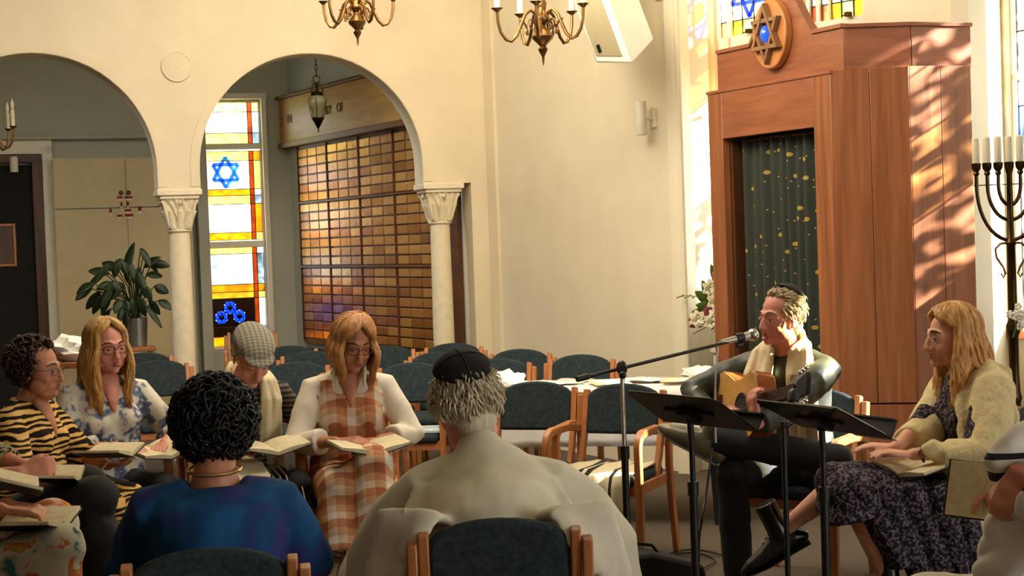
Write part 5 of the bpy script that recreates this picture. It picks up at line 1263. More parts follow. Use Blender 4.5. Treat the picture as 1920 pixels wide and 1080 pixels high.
def glasses(g, m, w_=.026, h=.019):
    bm = BM(); hp = g.hp
    for s in (-1, 1):
        tube(bm, [hp(s*.032+w_*math.copysign(abs(math.cos(a))**.75, math.cos(a)), -.099+.010*(math.cos(a)*s > .3), .000+h*math.copysign(abs(math.sin(a))**.75, math.sin(a))) for a in (2*math.pi*k/18 for k in range(18))], .0021, 6, closed=True)
        tube(bm, [hp(s*.058, -.090, .006), hp(s*.072, -.06, .008), hp(s*.081, .0, .006), hp(s*.08, .022, -.006)], .0019, 6)
    tube(bm, [hp(-.008, -.099, .004), hp(0, -.106, .007), hp(.008, -.099, .004)], .0018, 6)
    return link('glasses', bm, m, g.root, angle=180)
def scarf(g, m, L=.36, w_=.085, gap=.055, name='scarf', lenR=None, lenL=None, th=.016, out=.0, ridge=5):
    """a shawl worn round the neck with an end hanging down each side of the chest"""
    bm = BM(); dp = g.sp.get('deep', 1.0)
    for s in (-1, 1):
        Ls = (lenL if s > 0 else lenR) or L
        for k in range(ridge):
            f = (k+.5)/ridge-.5
            nk = g.spine(.53)
            pts = [nk+V((0, .075+abs(f)*.02, .02-f*.07)), nk+V((s*.05, .055, .02-f*.055)), nk+V((s*(.082+max(0, f)*.05), 0, .004-f*.02)), nk+V((s*(.085+f*w_*.8), -.065, -.035))]
            hs_ = [.40, .31, .22, .12, .02]
            for h in hs_:
                if .46-h > Ls: break
                pts.append(g.spine(h)+V((s*(gap+.035+f*w_*(1.1+.3*(.4-h))), -(.128*dp+out+.010*math.cos(f*14+h*8)), 0)))
            tube(bm, pts, [(w_/ridge*.72, th*(.6+.4*((k+1) % 2)))]*len(pts), 8, side=None)
    return link(name, fuse(bm, .0065, 1, .008, .06, 1), m, g.root, angle=180)
# ---------------------------------------------------------------- books
def open_book(p, rot, label, group=None, w_=.135, h=.20, op=14, th=.014, cover=None, cat='book'):
    """p: spine midpoint; rot: euler (x tilt, y roll, z turn); pages open to +Z"""
    o = thing('open_book', label, cat, p, 0, group); o.rotation_euler = [R(a) for a in rot]
    cb = BM(); 
    for s in (-1, 1):
        a = R(op)*s; Rm = M.Rotation(-a, 4, 'Y')
        bmesh.ops.create_cube(cb, size=1, matrix=Rm @ M.Translation(V((s*(w_/2+.004), 0, -.0015))) @ M.Diagonal((w_+.008, h+.008, .003, 1)))
        pb_ = BM(); N_ = 6; vs = []
        for i in range(N_+1):
            t_ = i/N_; x = s*(.001+w_*t_); z = th*(1-.25*t_)+.010*math.sin(t_*math.pi)*(1-t_)
            vs.append([pb_.verts.new(Rm @ V((x, y, z_))) for y, z_ in ((-h/2, .0005), (h/2, .0005), (h/2, z), (-h/2, z))])
        for A, B in zip(vs, vs[1:]):
            for k in range(4): pb_.faces.new((A[k], A[(k+1) % 4], B[(k+1) % 4], B[k]))
        pb_.faces.new(vs[0][::-1]); pb_.faces.new(vs[-1])
        link('page_block', pb_, m_page, o, smooth=False)
    box(cb, (0, 0, -.002), (.012, h+.008, .004)); link('cover', cb, cover or m_cover, o, smooth=False)
    return o
# ---------------------------------------------------------------- the ten people
class Pose:
    def __init__(s, u, d, rz): b = P(u, 800, d); s.b = V((b.x, b.y, 0)); s.rz = rz; s.inv = M.Rotation(-R(rz), 3, 'Z'); s.fwd = M.Rotation(R(rz), 3, 'Z')
    def __call__(s, u, v, d): return s.inv @ (P(u, v, d)-s.b)
    def out(s, p): return s.b + s.fwd @ V(p)
    def chair(s, label, off=.0): c = s.out((0, off, 0)); return chair_at(c.x, c.y, R(s.rz), label, 'slate upholstered wooden armchairs')
# cloth materials
m_tiger = cloth('tiger_print', [(.40, (26, 18, 12)), (.47, (120, 70, 26)), (.52, (214, 160, 82)), (.8, (226, 186, 112))], 'wave', (4, 4, 12), detail=3, dist=14)
m_leop = cloth('spotted_print', [(.30, (38, 34, 26)), (.42, (150, 140, 104)), (.7, (176, 166, 130))], 'voronoi', (75, 75, 75))
m_floral = cloth('blue_floral_print', [(.42, (226, 220, 198)), (.50, (206, 200, 182)), (.55, (112, 122, 150)), (.63, (78, 88, 124)), (.70, (214, 208, 190))], 'noise', (17, 17, 17), detail=5, dist=.35)
m_dress = cloth('dark_speckled_print', [(.42, (22, 20, 24)), (.52, (50, 44, 52)), (.60, (126, 112, 122)), (.7, (84, 60, 70))], 'noise', (80, 80, 80), detail=3, dist=.6)
m_multi = cloth('colourful_print', [(.34, (60, 110, 112)), (.42, (196, 190, 168)), (.55, (206, 200, 178)), (.60, (196, 90, 50)), (.66, (206, 170, 60)), (.72, (60, 70, 120))], 'noise', (11, 11, 11), detail=2, dist=1.0)
m_plaid = plaid('rust_plaid', (202, 152, 108), (164, 94, 60), (226, 214, 196), .125)
m_shirtw = mat('white_linen', (226, 216, 194), .9, 0, .03, (14, 14, 14), .1)
m_tallit = mat('ivory_shawl', (214, 206, 182), .9, 0, .03, (9, 9, 9), .1)
m_cream = mat('cream_shawl', (222, 208, 168), .9, 0, .03, (12, 12, 12), .15)
m_card = mat('cream_knit', (218, 200, 150), .95, 0, .04, (60, 60, 60), .4)
m_jacket = mat('charcoal_shirt', (60, 64, 56), .48, 0, .12, (12, 12, 12), .1, .5)
m_blackc = mat('black_trousers', (24, 23, 24), .8, 0, .15, (12, 12, 12))
m_blue = cloth('blue_dyed_top', [(.35, (30, 84, 130)), (.5, (26, 66, 110)), (.62, (52, 50, 104)), (.72, (24, 82, 116))], 'noise', (6, 6, 6), detail=3, dist=.6)
m_strip = cloth('striped_shirt', [(.45, (40, 38, 40)), (.5, (150, 146, 140)), (.6, (44, 42, 46)), (.8, (110, 92, 80))], 'wave', (1, 1, 14), detail=1, dist=.6)
m_tweed = plaid('grey_tweed', (150, 142, 122), (112, 106, 92), (176, 168, 146), .022)
h_curl = hairmat('dark_brown_curls', (40, 26, 18), (66, 42, 28), (90, 58, 38)); h_blond = hairmat('golden_blonde_hair', (150, 108, 56), (196, 152, 86), (220, 180, 112))
h_ginger = hairmat('copper_blonde_hair', (146, 96, 50), (186, 130, 74), (208, 156, 98)); h_straw = hairmat('reddish_blonde_hair', (160, 106, 54), (204, 152, 88), (224, 180, 118))
h_black = hairmat('black_curls', (10, 8, 7), (22, 17, 14), (38, 30, 24)); h_grey = hairmat('grey_hair', (160, 148, 122), (200, 188, 160), (224, 214, 190)); h_sand = hairmat('sandy_grey_hair', (150, 128, 92), (196, 176, 138), (220, 206, 176))
m_glass1 = mat('dark_red_spectacle_frame', (60, 28, 26), .3); m_glass2 = mat('thin_metal_spectacle_frame', (110, 100, 90), .3, .8)
STD = dict(L=dict(k=(.10, -.44, .52), a=(.10, -.42, .09)), R=dict(k=(-.10, -.44, .52), a=(-.10, -.42, .09)))
def leg(k, a, shoe=m_blackg, **kw): return dict(k=k, a=a, shoe=shoe, **kw)
# 1 woman with curly brown hair, tiger-print dress, far left
p = Pose(38, 6.7, 78)
g = person('woman with curly brown hair, thin glasses and tiger-striped dress, seated in profile', p.b, p.rz, dict(skin=sk_tan, h=.88, lean=3, wide=1.12, deep=1.1, yaw=4, pitch=2, fat=1.06, nose=1.15, close=.35,
    armL=dict(w=(.10, -.34, .655), d=(-.35, -.9, .1), n=(0, .1, 1), t=(1, -.2, 0), curl=.45), armR=dict(w=(-.13, -.30, .65), d=(.45, -.9, .1), n=(0, .1, 1), t=(-1, -.2, 0), curl=.45),
    legL=leg((.11, -.42, .50), (.10, -.40, .09)), legR=leg((-.11, -.42, .50), (-.12, -.36, .09)), vneck=1))
top(g, m_tiger, 'dress_top', .64, belly=.05, bust=1.1, r=(.07, .062, .056)); skirt(g, m_tiger, 'dress_skirt', .42)
hair_curly(g, h_curl, 900, (.106, .116, .110), (0, .03, .042), .012, 58, -.9, 5, .55); glasses(g, m_glass2, .024, .016)
p.chair('slate blue armchair under the woman in the tiger-striped dress', .02)
open_book(p.out((0, -.40, .705)), (0, 0, p.rz+2), 'open prayer book with black cover held by the woman in tiger stripes', 'open prayer books', cover=m_cover)
# 2 blonde woman in floral blouse
p = Pose(192, 7.2, 34)
g = person('blonde woman with dark-framed glasses in a white blouse with blue flowers', p.b, p.rz, dict(skin=sk_rosy, h=1.0, lean=3, wide=1.06, deep=1.05, yaw=6, pitch=3, roll=-2, fat=1.04, close=.55, look=12, vneck=1,
    armL=dict(w=(.17, -.30, .70), d=(-.55, -.8, -.1), n=(0, -.1, -1), t=(-1, .1, 0), curl=.35), armR=dict(w=(-.05, -.30, .71), d=(.5, -.85, -.05), n=(.1, 0, -1), t=(1, .2, 0), curl=.4),
    legL=leg((.10, -.45, .53), (.10, -.43, .09)), legR=leg((-.10, -.45, .53), (-.10, -.40, .09))))
top(g, m_floral, 'blouse', .80, belly=.03, bust=1.15, r=(.068, .056, .050), flare=.012, h0=-.10); trousers(g, m_blackc)
hair_long(g, h_blond, 190, .30, .0, 50, .010, .0095, front=.085, back=.13, seed=11, start=34, sides=(-170, 170)); glasses(g, m_glass1, .027, .018)
b_ = BM(); w1 = g.wrist['R']; dd = (g.wrist['R']-g.elbow['R']).normalized(); tube(b_, arc(w1-dd*.015, frame_of(dd)[0], frame_of(dd)[1], .031, 0, 2*math.pi*15/16, 15), .009, 8, closed=True); link('bracelet', b_, mat('dark_green_beads', (52, 66, 34), .4), g.root)
p.chair('slate blue armchair under the blonde woman in the floral blouse', .02)
open_book(p.out((.12, -.37, .665)), (8, -6, p.rz+10), 'open prayer book on the lap of the blonde woman in the floral blouse', 'open prayer books')
# 3 man in flat cap
p = Pose(452, 7.2, 24)
g = person('man in a grey checked flat cap and cream shawl, head bowed over a book', p.b, p.rz, dict(skin=sk_rosy, h=.95, lean=8, slump=.22, pitch=36, yaw=4, close=.75, look=25, brow=m_browg, nose=1.1,
    armL=dict(w=(.15, -.30, .69), d=(-.5, -.85, -.05), n=(0, .1, -1), t=(-1, .1, 0), curl=.3), armR=dict(w=(-.14, -.28, .69), d=(.5, -.85, -.05), n=(0, .1, -1), t=(1, .1, 0), curl=.3),
    legL=leg((.12, -.44, .53), (.12, -.42, .09)), legR=leg((-.10, -.44, .53), (-.10, -.42, .09))))
top(g, m_strip, 'shirt', .86, belly=.03); trousers(g, m_blackc); hair_short(g, h_grey, 260, .03, 66, grow=.0, zmax=.05, r=.004)
scarf(g, m_cream, .44, .085, .055, 'prayer_shawl', lenL=.46, lenR=.46)
b_ = BM(); ball(b_, (0, .012, .085), (.098, .118, .050), M.Rotation(R(10), 3, 'X'), mx=g.HM, seg=24, ring=14); ball(b_, (0, .03, .065), (.092, .104, .055), mx=g.HM, seg=20, ring=12); ball(b_, (0, -.085, .066), (.074, .058, .012), M.Rotation(R(14), 3, 'X'), mx=g.HM, seg=20, ring=8)
link('flat_cap', fuse(b_, .006, 2), m_tweed, g.root, angle=180)
p.chair('slate blue armchair under the man in the flat cap', .02)
bk = open_book(p.out((.03, -.38, .675)), (6, 0, p.rz+4), 'open prayer book on the lap of the man in the flat cap', 'open prayer books', w_=.15)
b_ = BM(); rr = random.Random(3)                                   # shawl corner and knotted fringe over the knee
for i in range(9):
    x = -.10+.028*i; tube(b_, [(x, -.34, .60), (x, -.47, .575), (x+rr.uniform(-.01, .01), -.535, .48), (x+rr.uniform(-.02, .02), -.535, .36)], .0035, 5)
o = link('fringe', b_, m_fringe, g.root); o['kind'] = 'stuff'
b_ = BM()
for i in range(8): f = i/7; tube(b_, [(-.16+.13*f, -.20, .63), (-.16+.14*f, -.36, .625), (-.17+.15*f, -.49, .585), (-.17+.15*f, -.525, .50), (-.17+.15*f, -.52, .40)], [(.016, .010)]*5, 8)
link('shawl_end', fuse(b_, .007, 1), m_cream, g.root, angle=180)
# 4 woman in plaid
p = Pose(655, 7.2, 10)
g = person('woman with copper bob, glasses, white shirt and rust plaid pinafore dress', p.b, p.rz, dict(skin=sk_tan, h=.98, lean=4, slump=.14, pitch=17, yaw=17, roll=3, close=.7, look=22, vneck=1, wide=1.02,
    armL=dict(w=(.11, -.28, .695), d=(-.85, -.5, -.05), n=(0, .3, -1), t=(-.4, .3, .8), curl=.7), armR=dict(w=(-.08, -.29, .70), d=(.85, -.5, .05), n=(.1, .3, -1), t=(.4, .2, .9), curl=.6),
    legL=leg((.06, -.46, .62), (-.12, -.56, .26), m_dkbrown, t=(-.2, -.9, -.3)), legR=leg((-.09, -.46, .52), (.06, -.42, .09), m_dkbrown)))
top(g, m_shirtw, 'shirt', .82, bust=1.0, r=(.068, .060, .054), flare=.008)
bm = BM(); garment_torso(bm, g, 1.04, -.10, .41, 1.06, .004, .03, 1.12)
for s in (-1, 1): tube(bm, [g.spine(.36)+V((s*.085, -.10, 0)), g.spine(.455)+V((s*.10, -.055, .008)), g.spine(.475)+V((s*.105, .02, .012)), g.spine(.40)+V((s*.09, .12, 0))], [(.035, .012)]*4, 10)
link('pinafore_top', fuse(bm, .009, 2, .010, .08, 1), m_plaid, g.root, angle=180)
skirt(g, m_plaid, 'pinafore_skirt', .55, .02, .028, down=(.0, -.15, -1), wide=1.05)
bm = BM()
for s in (-1, 1): tube(bm, [g.spine(.53)+V((s*.045, .06, .012)), g.spine(.525)+V((s*.07, -.005, .012)), g.spine(.50)+V((s*.065, -.085, .0)), g.spine(.45)+V((s*.06, -.135, -.01))], [(.012, .02), (.012, .026), (.010, .03), (.006, .008)], 8)
link('collar', bm, m_shirtw, g.root, angle=180)
hair_long(g, h_ginger, 190, .165, .03, 50, .004, .0095, front=.05, back=.10, seed=21, fringe=0, grow=.017, start=50); glasses(g, mat('brown_spectacle_frame', (70, 44, 30), .3), .027, .018)
p.chair('slate blue armchair under the woman in the plaid pinafore', .02)
open_book(p.out((.05, -.42, .665)), (4, 0, p.rz+14), 'open prayer book on the lap of the woman in plaid', 'open prayer books', w_=.16)
# 5 singer with guitar
p = Pose(1493, 6.95, -30)
gC = P(1372, 768, 6.72)
xh = (P(1490, 732, 6.2)-gC).normalized(); fn = V((-.75, -.62, .25)); fn = (fn-xh*fn.dot(xh)).normalized(); zz = xh.cross(-fn)
gw = lambda a, b_, c: p.inv @ (gC+xh*a+fn*b_+zz*c-p.b)
g = person('grey-haired man in charcoal shirt and cream scarf singing and playing a guitar', p.b, p.rz, dict(skin=sk_rosy, brow=m_browg, h=1.09, lean=6, slump=.12, yaw=-32, pitch=2, roll=3, close=.5, look=5, mouth=1.0, nose=1.25, fat=1.05, wide=1.06, sh=.19,
    armR=dict(w=gw(-.03, .05, -.09), d=p.inv @ (xh*.65+zz*.35), n=p.inv @ (-fn), t=p.inv @ (-zz), curl=.8, pole=(-1, .05, .35)), armL=dict(sho=(-.01, -.03, -.01), w=gw(.30, .030, -.105), d=p.inv @ (fn*.25+zz), n=p.inv @ (-fn), t=p.inv @ (xh*-1.0), curl=.85, pole=(.9, .1, -.7)),
    legR=leg((-.12, -.45, .54), (-.12, -.42, .09), m_blackg), legL=leg((.30, -.36, .60), (-.20, -.50, .70), mat('dark_olive_leather', (104, 100, 76), .3, 0, .2), t=(-.80, -.15, .50), u=(.5, .1, .85), big=1.28, boot=.06, sole=mat('pale_sole', (120, 116, 104), .6), lace=m_candle)))
top(g, m_jacket, 'shirt', .97, r=(.076, .064, .052), belly=.04, disp=.022, h1=.51); trousers(g, m_blackc, r=(.105, .088, .074, .062))
hair_short(g, h_sand, 900, .036, 58, grow=.002, seed=4, r=.0034, lift=.25)
b_ = BM(); lathe(b_, [(.0015, .020), (.03, .017), (.055, .006), (.068, -.012), (.066, -.014), (.0015, .014)], 24, mx=g.HM @ M.Translation(V((0, .066, .122))) @ M.Rotation(R(-34), 4, 'X')); link('skullcap', b_, m_blackc, g.root)
scarf(g, m_cream, .42, .12, .062, 'scarf', th=.016, out=.01, ridge=6)
p.chair('slate blue armchair with bright beech post, under the guitarist', .02)
# guitar: body outline in local XZ (x towards the neck), face towards -Y
t = thing('acoustic_guitar', 'acoustic guitar with amber spruce top held by the singing man', 'guitar', gC)
GM = M.Identity(4)
for i in range(3): GM[i][0], GM[i][1], GM[i][2] = xh[i], -fn[i], zz[i]
half = [(-.235, 0), (-.232, .06), (-.205, .135), (-.15, .175), (-.09, .182), (-.03, .155), (.03, .122), (.08, .118), (.13, .132), (.185, .140), (.225, .118), (.245, .07), (.25, 0)]
poly = half + [(x, -z) for x, z in half[-2:0:-1]]
bm = BM(); prism(bm, poly, .085, GM); link('body', bm, wood('mahogany_side', (120, 58, 26), (160, 86, 40), (4, 20, 20), .25), t, bevel=.006, angle=30)
bm = BM(); prism(bm, [(x*.975, z*.97) for x, z in poly], .004, GM @ M.Translation(V((0, -.004, 0)))); link('soundboard', bm, wood('spruce_top', (206, 150, 76), (224, 174, 98), (3, 30, 30), .25), t)
bm = BM(); lathe(bm, [(.048, 0), (.048, .0016)], 28, mx=GM @ M.Translation(V((.10, -.0045, 0))) @ M.Rotation(R(90), 4, 'X')); link('sound_hole', bm, m_black, t)
bm = BM(); tube(bm, [GM @ V((.10+.055*math.cos(a), -.006, .055*math.sin(a))) for a in (2*math.pi*k/28 for k in range(28))], .004, 6, closed=True); link('rosette', bm, m_dkbrown, t)
bm = BM(); bmesh.ops.create_cube(bm, size=1, matrix=GM @ M.Translation(V((-.10, -.009, 0))) @ M.Diagonal((.03, .012, .15, 1))); link('bridge', bm, m_dkbrown, t)
bm = BM(); bmesh.ops.create_cube(bm, size=1, matrix=GM @ M.Translation(V((.36, .010, 0))) @ M.Diagonal((.42, .026, .052, 1))); link('neck', bm, m_dkbrown, t, bevel=.008)
bm = BM(); bmesh.ops.create_cube(bm, size=1, matrix=GM @ M.Translation(V((.355, -.006, 0))) @ M.Diagonal((.43, .006, .052, 1)))
fb = link('fretboard', bm, mat('rosewood', (52, 32, 22), .5), t)
bm = BM()
for k in range(14): bmesh.ops.create_cube(bm, size=1, matrix=GM @ M.Translation(V((.57-.57*(1-2**(-k/12))*.72, -.0095, 0))) @ M.Diagonal((.0018, .002, .05, 1)))
o = link('frets', bm, m_chrome, fb); o['kind'] = 'stuff'
bm = BM()
for k in range(6): tube(bm, [GM @ V((-.10, -.016, -.024+.0096*k)), GM @ V((.575, -.011, -.018+.0072*k))], .0009, 5)
o = link('strings', bm, m_chrome, t); o['kind'] = 'stuff'
hm = GM @ M.Translation(V((.57, 0, 0))) @ M.Rotation(R(-14), 4, 'Z')
bm = BM(); prism(bm, [(0, -.026), (.02, -.036), (.17, -.042), (.18, -.02), (.18, .02), (.17, .042), (.02, .036), (0, .026)], .016, hm); hs_o = link('headstock', bm, m_blackc, t, bevel=.003)
for k in range(3):
    for s in (-1, 1):
        bm = BM(); tube(bm, [hm @ V((.04+.05*k, .008, s*.036)), hm @ V((.04+.05*k, .008, s*.06))], .004, 6); ball(bm, hm @ V((.04+.05*k, .008, s*.064)), .009, seg=8, ring=6); link('tuning_peg', bm, m_chrome, hs_o)
# 6 woman at right
p = Pose(1838, 6.2, -80)
g = person('woman with long wavy blonde hair, cream shawl and dark speckled dress, in profile', p.b, p.rz, dict(skin=sk_fair, h=.96, lean=5, slump=.10, pitch=1, yaw=-4, close=.35, look=4, wide=.95, nose=1.1, vneck=0,
    armR=dict(w=p(1680, 838, 6.05), d=p.inv @ V((-.95, .1, .05)), n=(0, .2, -1), t=(1, 0, .3), curl=.3), armL=dict(w=p(1712, 852, 5.95), d=p.inv @ V((-.95, .12, .08)), n=(0, .2, -1), t=(-.8, 0, .4), curl=.35),
    legR=leg(p(1572, 906, 6.05), p(1462, 1000, 6.12), mat('black_boot_leather', (16, 14, 14), .25, 0, .2), t=p.inv @ V((-.9, 0, -.42)), u=p.inv @ V((.45, 0, .75)), boot=.13), legL=leg(p(1588, 925, 5.92), p(1668, 1092, 5.92), m_blackg, boot=.13)))
top(g, m_dress, 'dress_top', .55, bust=1.0, r=(.060, .052, .05)); 
skirt(g, m_dress, 'dress_skirt', .26, .03, .02, down=p.inv @ V((.25, -.05, -1)), wide=1.0)
bm = BM(); a, b_, c = g.hipj['L'], g.knee['L'], 0                    # the near side of the skirt hangs well below the knee
lowp = lambda u, v: p(u, v, 5.88)
for (u1, v1, u2, v2) in ((1605, 905, 1690, 1060), (1650, 905, 1725, 1075), (1700, 905, 1762, 1080), (1750, 905, 1800, 1080), (1795, 900, 1832, 1080)): tube(bm, [lowp(u1, v1), lowp((u1+u2)/2, (v1+v2)/2), lowp(u2, v2)], [(.06, .05), (.062, .05), (.068, .045)], 12)
link('skirt_drape', fuse(bm, .010, 2, .016, .07, 1), m_dress, g.root, angle=180)
def cardig(bm, g):
    pass
bm = BM(); garment_torso(bm, g, 1.12, .06, .50, 1.0, .012)
bmesh.ops.delete(bm, geom=[f for f in bm.faces if False], context='FACES')
bm.free(); bm = BM()
for k in 'LR':                                                        # open cream shawl: back, shoulders, sleeves, two hanging fronts
    s = 1 if k == 'L' else -1
    S, E_, W_ = g.shoulder[k], g.elbow[k], g.wrist[k]
    tube(bm, [g.spine(.50)+V((s*.04, .05, .01)), S+V((s*.01, .02, .018)), S.lerp(E_, .5)+V((s*.02, .03, -.01)), E_+V((s*.015, .03, -.03)), E_.lerp(W_, .45)+V((0, .0, -.03))], [.06, .082, .085, .088, .075], 14)
    for f in range(4): tube(bm, [g.spine(.515)+V((s*.06, .01, .01)), g.spine(.42)+V((s*(.11+.02*f), -.085+.02*f, 0)), g.spine(.28)+V((s*(.13+.022*f), -.115+.03*f, 0)), g.spine(.10)+V((s*(.17+.018*f), -.11+.035*f, 0)), g.spine(-.08)+V((s*(.19+.012*f), -.10+.03*f, 0))], [(.03, .014)]*5, 8)
for h in (.48, .40, .32, .24, .16, .08, 0, -.06):
    tube(bm, [g.spine(h)+V((x, .125-.5*x*x*3+.02*math.cos(x*40), 0)) for x in (-.17, -.1, 0, .1, .17)], [(.05, .02)]*5, 8, side=(0, 0, 1))
o_ = p(1800, 880, 5.95)
for (u1, v1, u2, v2, u3, v3) in ((1740, 845, 1800, 855, 1840, 900), (1750, 838, 1810, 910, 1830, 1010), (1800, 850, 1826, 920, 1838, 1000)): tube(bm, [p(u1, v1, 5.92), p(u2, v2, 5.90), p(u3, v3, 5.92)], [.035, .04, .034], 10, round_cap=True)
link('shawl', fuse(bm, .009, 3, .014, .07, 1), m_card, g.root, angle=180)
hair_long(g, h_straw, 230, .33, .0, 74, .020, .0095, front=.075, back=.145, seed=31, curl=.010, sides=(-170, 170), grow=.015, start=48)
b_ = BM(); dd = (g.wrist['L']-g.elbow['L']).normalized(); w1 = g.wrist['L']-dd*.035; f1, f2 = frame_of(dd); tube(b_, arc(w1, f1, f2, .030, 0, 2*math.pi*15/16, 15), (.004, .009), 8, closed=True) if False else tube(b_, arc(w1, f1, f2, .029, 0, 2*math.pi*15/16, 15), .006, 8, closed=True); wa = link('watch_strap', b_, m_dkbrown, g.root)
b_ = BM(); toc = (p(1700, 700, 0.5)-w1); toc = (toc-dd*toc.dot(dd)).normalized(); tube(b_, [w1+toc*.028, w1+toc*.038], .017, 16); link('watch_case', b_, mat('rose_gold', (206, 140, 110), .25, .9), wa)
p.chair('slate blue armchair under the woman in the cream shawl', .02)
open_book(p.out(p(1722, 882, 5.98)), (10, 4, -60), 'open prayer book on the lap of the woman in the cream shawl', 'open prayer books', w_=.14)
# 7 woman in blue from behind
ch_ = [c for c in C.objects if c.get('label', '').endswith('woman in blue')][0]
p = Pose(393, 4.12, 188); p.b = V((ch_.location.x, ch_.location.y+.03, 0))
g = person('woman in a blue dyed top with short black curly hair, seen from behind', p.b, 188, dict(vox=.0068, skin=sk_tan, h=.90, lean=4, slump=.2, pitch=8, yaw=-4, wide=1.12, deep=1.15, neck=.056, sh=.172,
    armL=dict(w=(.14, -.36, .66), curl=.4), armR=dict(w=(-.14, -.36, .66), curl=.4), legL=leg((.12, -.44, .52), (.12, -.42, .09)), legR=leg((-.12, -.44, .52), (-.12, -.42, .09))))
top(g, m_blue, 'top', .86, belly=.05, r=(.074, .066, .052), h1=.505); trousers(g, m_blackc); hair_curly(g, h_black, 1300, (.112, .118, .118), (0, .022, .022), .014, 60, -1.0, 15, .55)
b_ = BM(); tube(b_, [g.spine(.522)+V((.068*math.cos(a), .012+.066*math.sin(a), .010-.008*math.sin(a))) for a in (2*math.pi*k/40 for k in range(40))], .0045, 6, closed=True); link('necklace', b_, mat('gold_chain', (200, 160, 110), .3, .9), g.root)
for s in (-1, 1):
    b_ = BM(); ball(b_, g.hp(s*.082, .012, -.052), .008, seg=10, ring=8); tube(b_, [g.hp(s*.082, .012, -.04), g.hp(s*.082, .012, -.052)], .0015, 5); link('earring', b_, m_chrome, g.root)
# 8 man in white shawl from behind
ch_ = [c for c in C.objects if c.get('label', '').endswith('man in the white shawl')][0]
p = Pose(900, 4.3, 180); p.b = V((ch_.location.x-.01, ch_.location.y+.05, 0))
g = person('grey-haired man in black skullcap and white prayer shawl, seen from behind', p.b, 180, dict(vox=.0068, head=1.03, skin=sk_rosy, h=.87, lean=11, slump=.28, side=.22, pitch=16, yaw=14, roll=10, wide=1.18, deep=1.12, sh=.182, neck=.058,
    armL=dict(w=(.20, -.34, .62), curl=.4, pole=(.9, .3, -.6)), armR=dict(w=(-.20, -.36, .62), curl=.4, pole=(-1.0, .3, -.6)), legL=leg((.14, -.46, .53), (.14, -.42, .09)), legR=leg((-.14, -.46, .53), (-.14, -.42, .09))))
top(g, m_shirtw, 'shirt', .95, belly=.06, r=(.072, .06, .048)); trousers(g, m_blackc); hair_short(g, h_grey, 1500, .036, 60, grow=.006, seed=6, low=-.98, lift=.4, r=.0034)
b_ = BM(); pr = [(.0015, .034), (.03, .031), (.058, .020), (.078, .002), (.084, -.014), (.081, -.015), (.05, .012), (.0015, .026)]
KM = g.HM @ M.Translation(V((0, .069, .125))) @ M.Rotation(R(-38), 4, 'X'); lathe(b_, pr, 28, mx=KM); kp = link('skullcap', b_, mat('black_felt', (16, 14, 13), .95), g.root)
b_ = BM()
for a in (0, math.pi/2): tube(b_, [KM @ V((r_*math.cos(a), r_*math.sin(a), z+.001)) for r_, z in ((-.08, -.002), (-.058, .020), (-.03, .031), (0, .0345), (.03, .031), (.058, .020), (.08, -.002))], .0018, 5)
link('seam', b_, m_blackc, kp)
bm = BM()
tube(bm, [g.spine(h)+V((0, yo, 0)) for h, yo in ((.56, .0), (.535, .012), (.50, .02), (.44, .03), (.38, .045), (.30, .09), (.25, .115), (.21, .125))], [(.062, .060), (.075, .072), (.12, .085), (.175, .11), (.205, .140), (.205, .185), (.20, .20), (.19, .20)], 26, side=(1, 0, 0))
for k in 'LR':
    s = 1 if k == 'L' else -1; S, E_, W_ = g.shoulder[k], g.elbow[k], g.wrist[k]
    tube(bm, [g.spine(.46)+V((s*.06, .02, -.01)), S+V((s*.0, .02, -.015)), S.lerp(E_, .5)+V((s*.02, .03, 0)), E_+V((s*.03, .04, -.03)), E_+V((s*.05, .05, -.16)), E_+V((s*.05, .06, -.27))], [.075, .080, .092, .098, .085, .070], 16)
    for f in range(5):                                                # folds falling from the shoulder over the chair post
        tube(bm, [g.spine(.44)+V((s*(.05+.03*f), .11, 0)), g.spine(.32)+V((s*(.10+.032*f), .165, 0)), V((s*(.165+.03*f), .275-.012*f, .84)), V((s*(.20+.032*f), .29-.02*f, .78-.03*f)), V((s*(.235+.030*f), .285-.03*f, .72-.045*f))], [(.03, .016)]*5, 8)
link('prayer_shawl', fuse(bm, .009, 3, .022, .13, 2), m_tallit, g.root, angle=180)
# 9 person at the right edge
p = Pose(2062, 4.2, -90)
g = person('person at the right edge in a white shawl with black stripes, resting a hand', p.b, p.rz, dict(vox=.0068, skin=sk_rosy, h=.96, lean=-3, slump=.02, wide=1.15, deep=1.2, pitch=4,
    armL=dict(w=p(1905, 885, 3.98), d=p.inv @ V((-.35, .0, -.8)), n=p.inv @ V((.5, .6, -.5)), t=(0, -1, 0), curl=.9), armR=dict(w=p(1905, 905, 4.3), d=(0, -.9, -.3), curl=.5), legL=leg((.10, -.44, .52), (.10, -.42, .09)), legR=leg((-.10, -.44, .52), (-.10, -.42, .09))))
hair_short(g, h_grey, 200, .04); m_tal2, nt, b = NT('white_shawl_with_black_stripes'); tcn = nt.nodes.new('ShaderNodeTexCoord'); sp_n = nt.nodes.new('ShaderNodeSeparateXYZ'); nt.links.new(tcn.outputs['Object'], sp_n.inputs[0])
n = nt.nodes.new('ShaderNodeMath'); n.operation = 'MULTIPLY_ADD'; n.inputs[1].default_value = 2.0; n.inputs[2].default_value = -1.0; nt.links.new(sp_n.outputs[2], n.inputs[0])
WH = (226, 222, 212); nt.links.new(ramp(nt, n.outputs[0], [(0, WH), (.06, (24, 24, 26)), (.12, WH), (.78, (24, 24, 26)), (.83, WH), (.90, (24, 24, 26)), (.93, WH)], 'CONSTANT'), b.inputs['Base Color']); b.inputs['Roughness'].default_value = .9
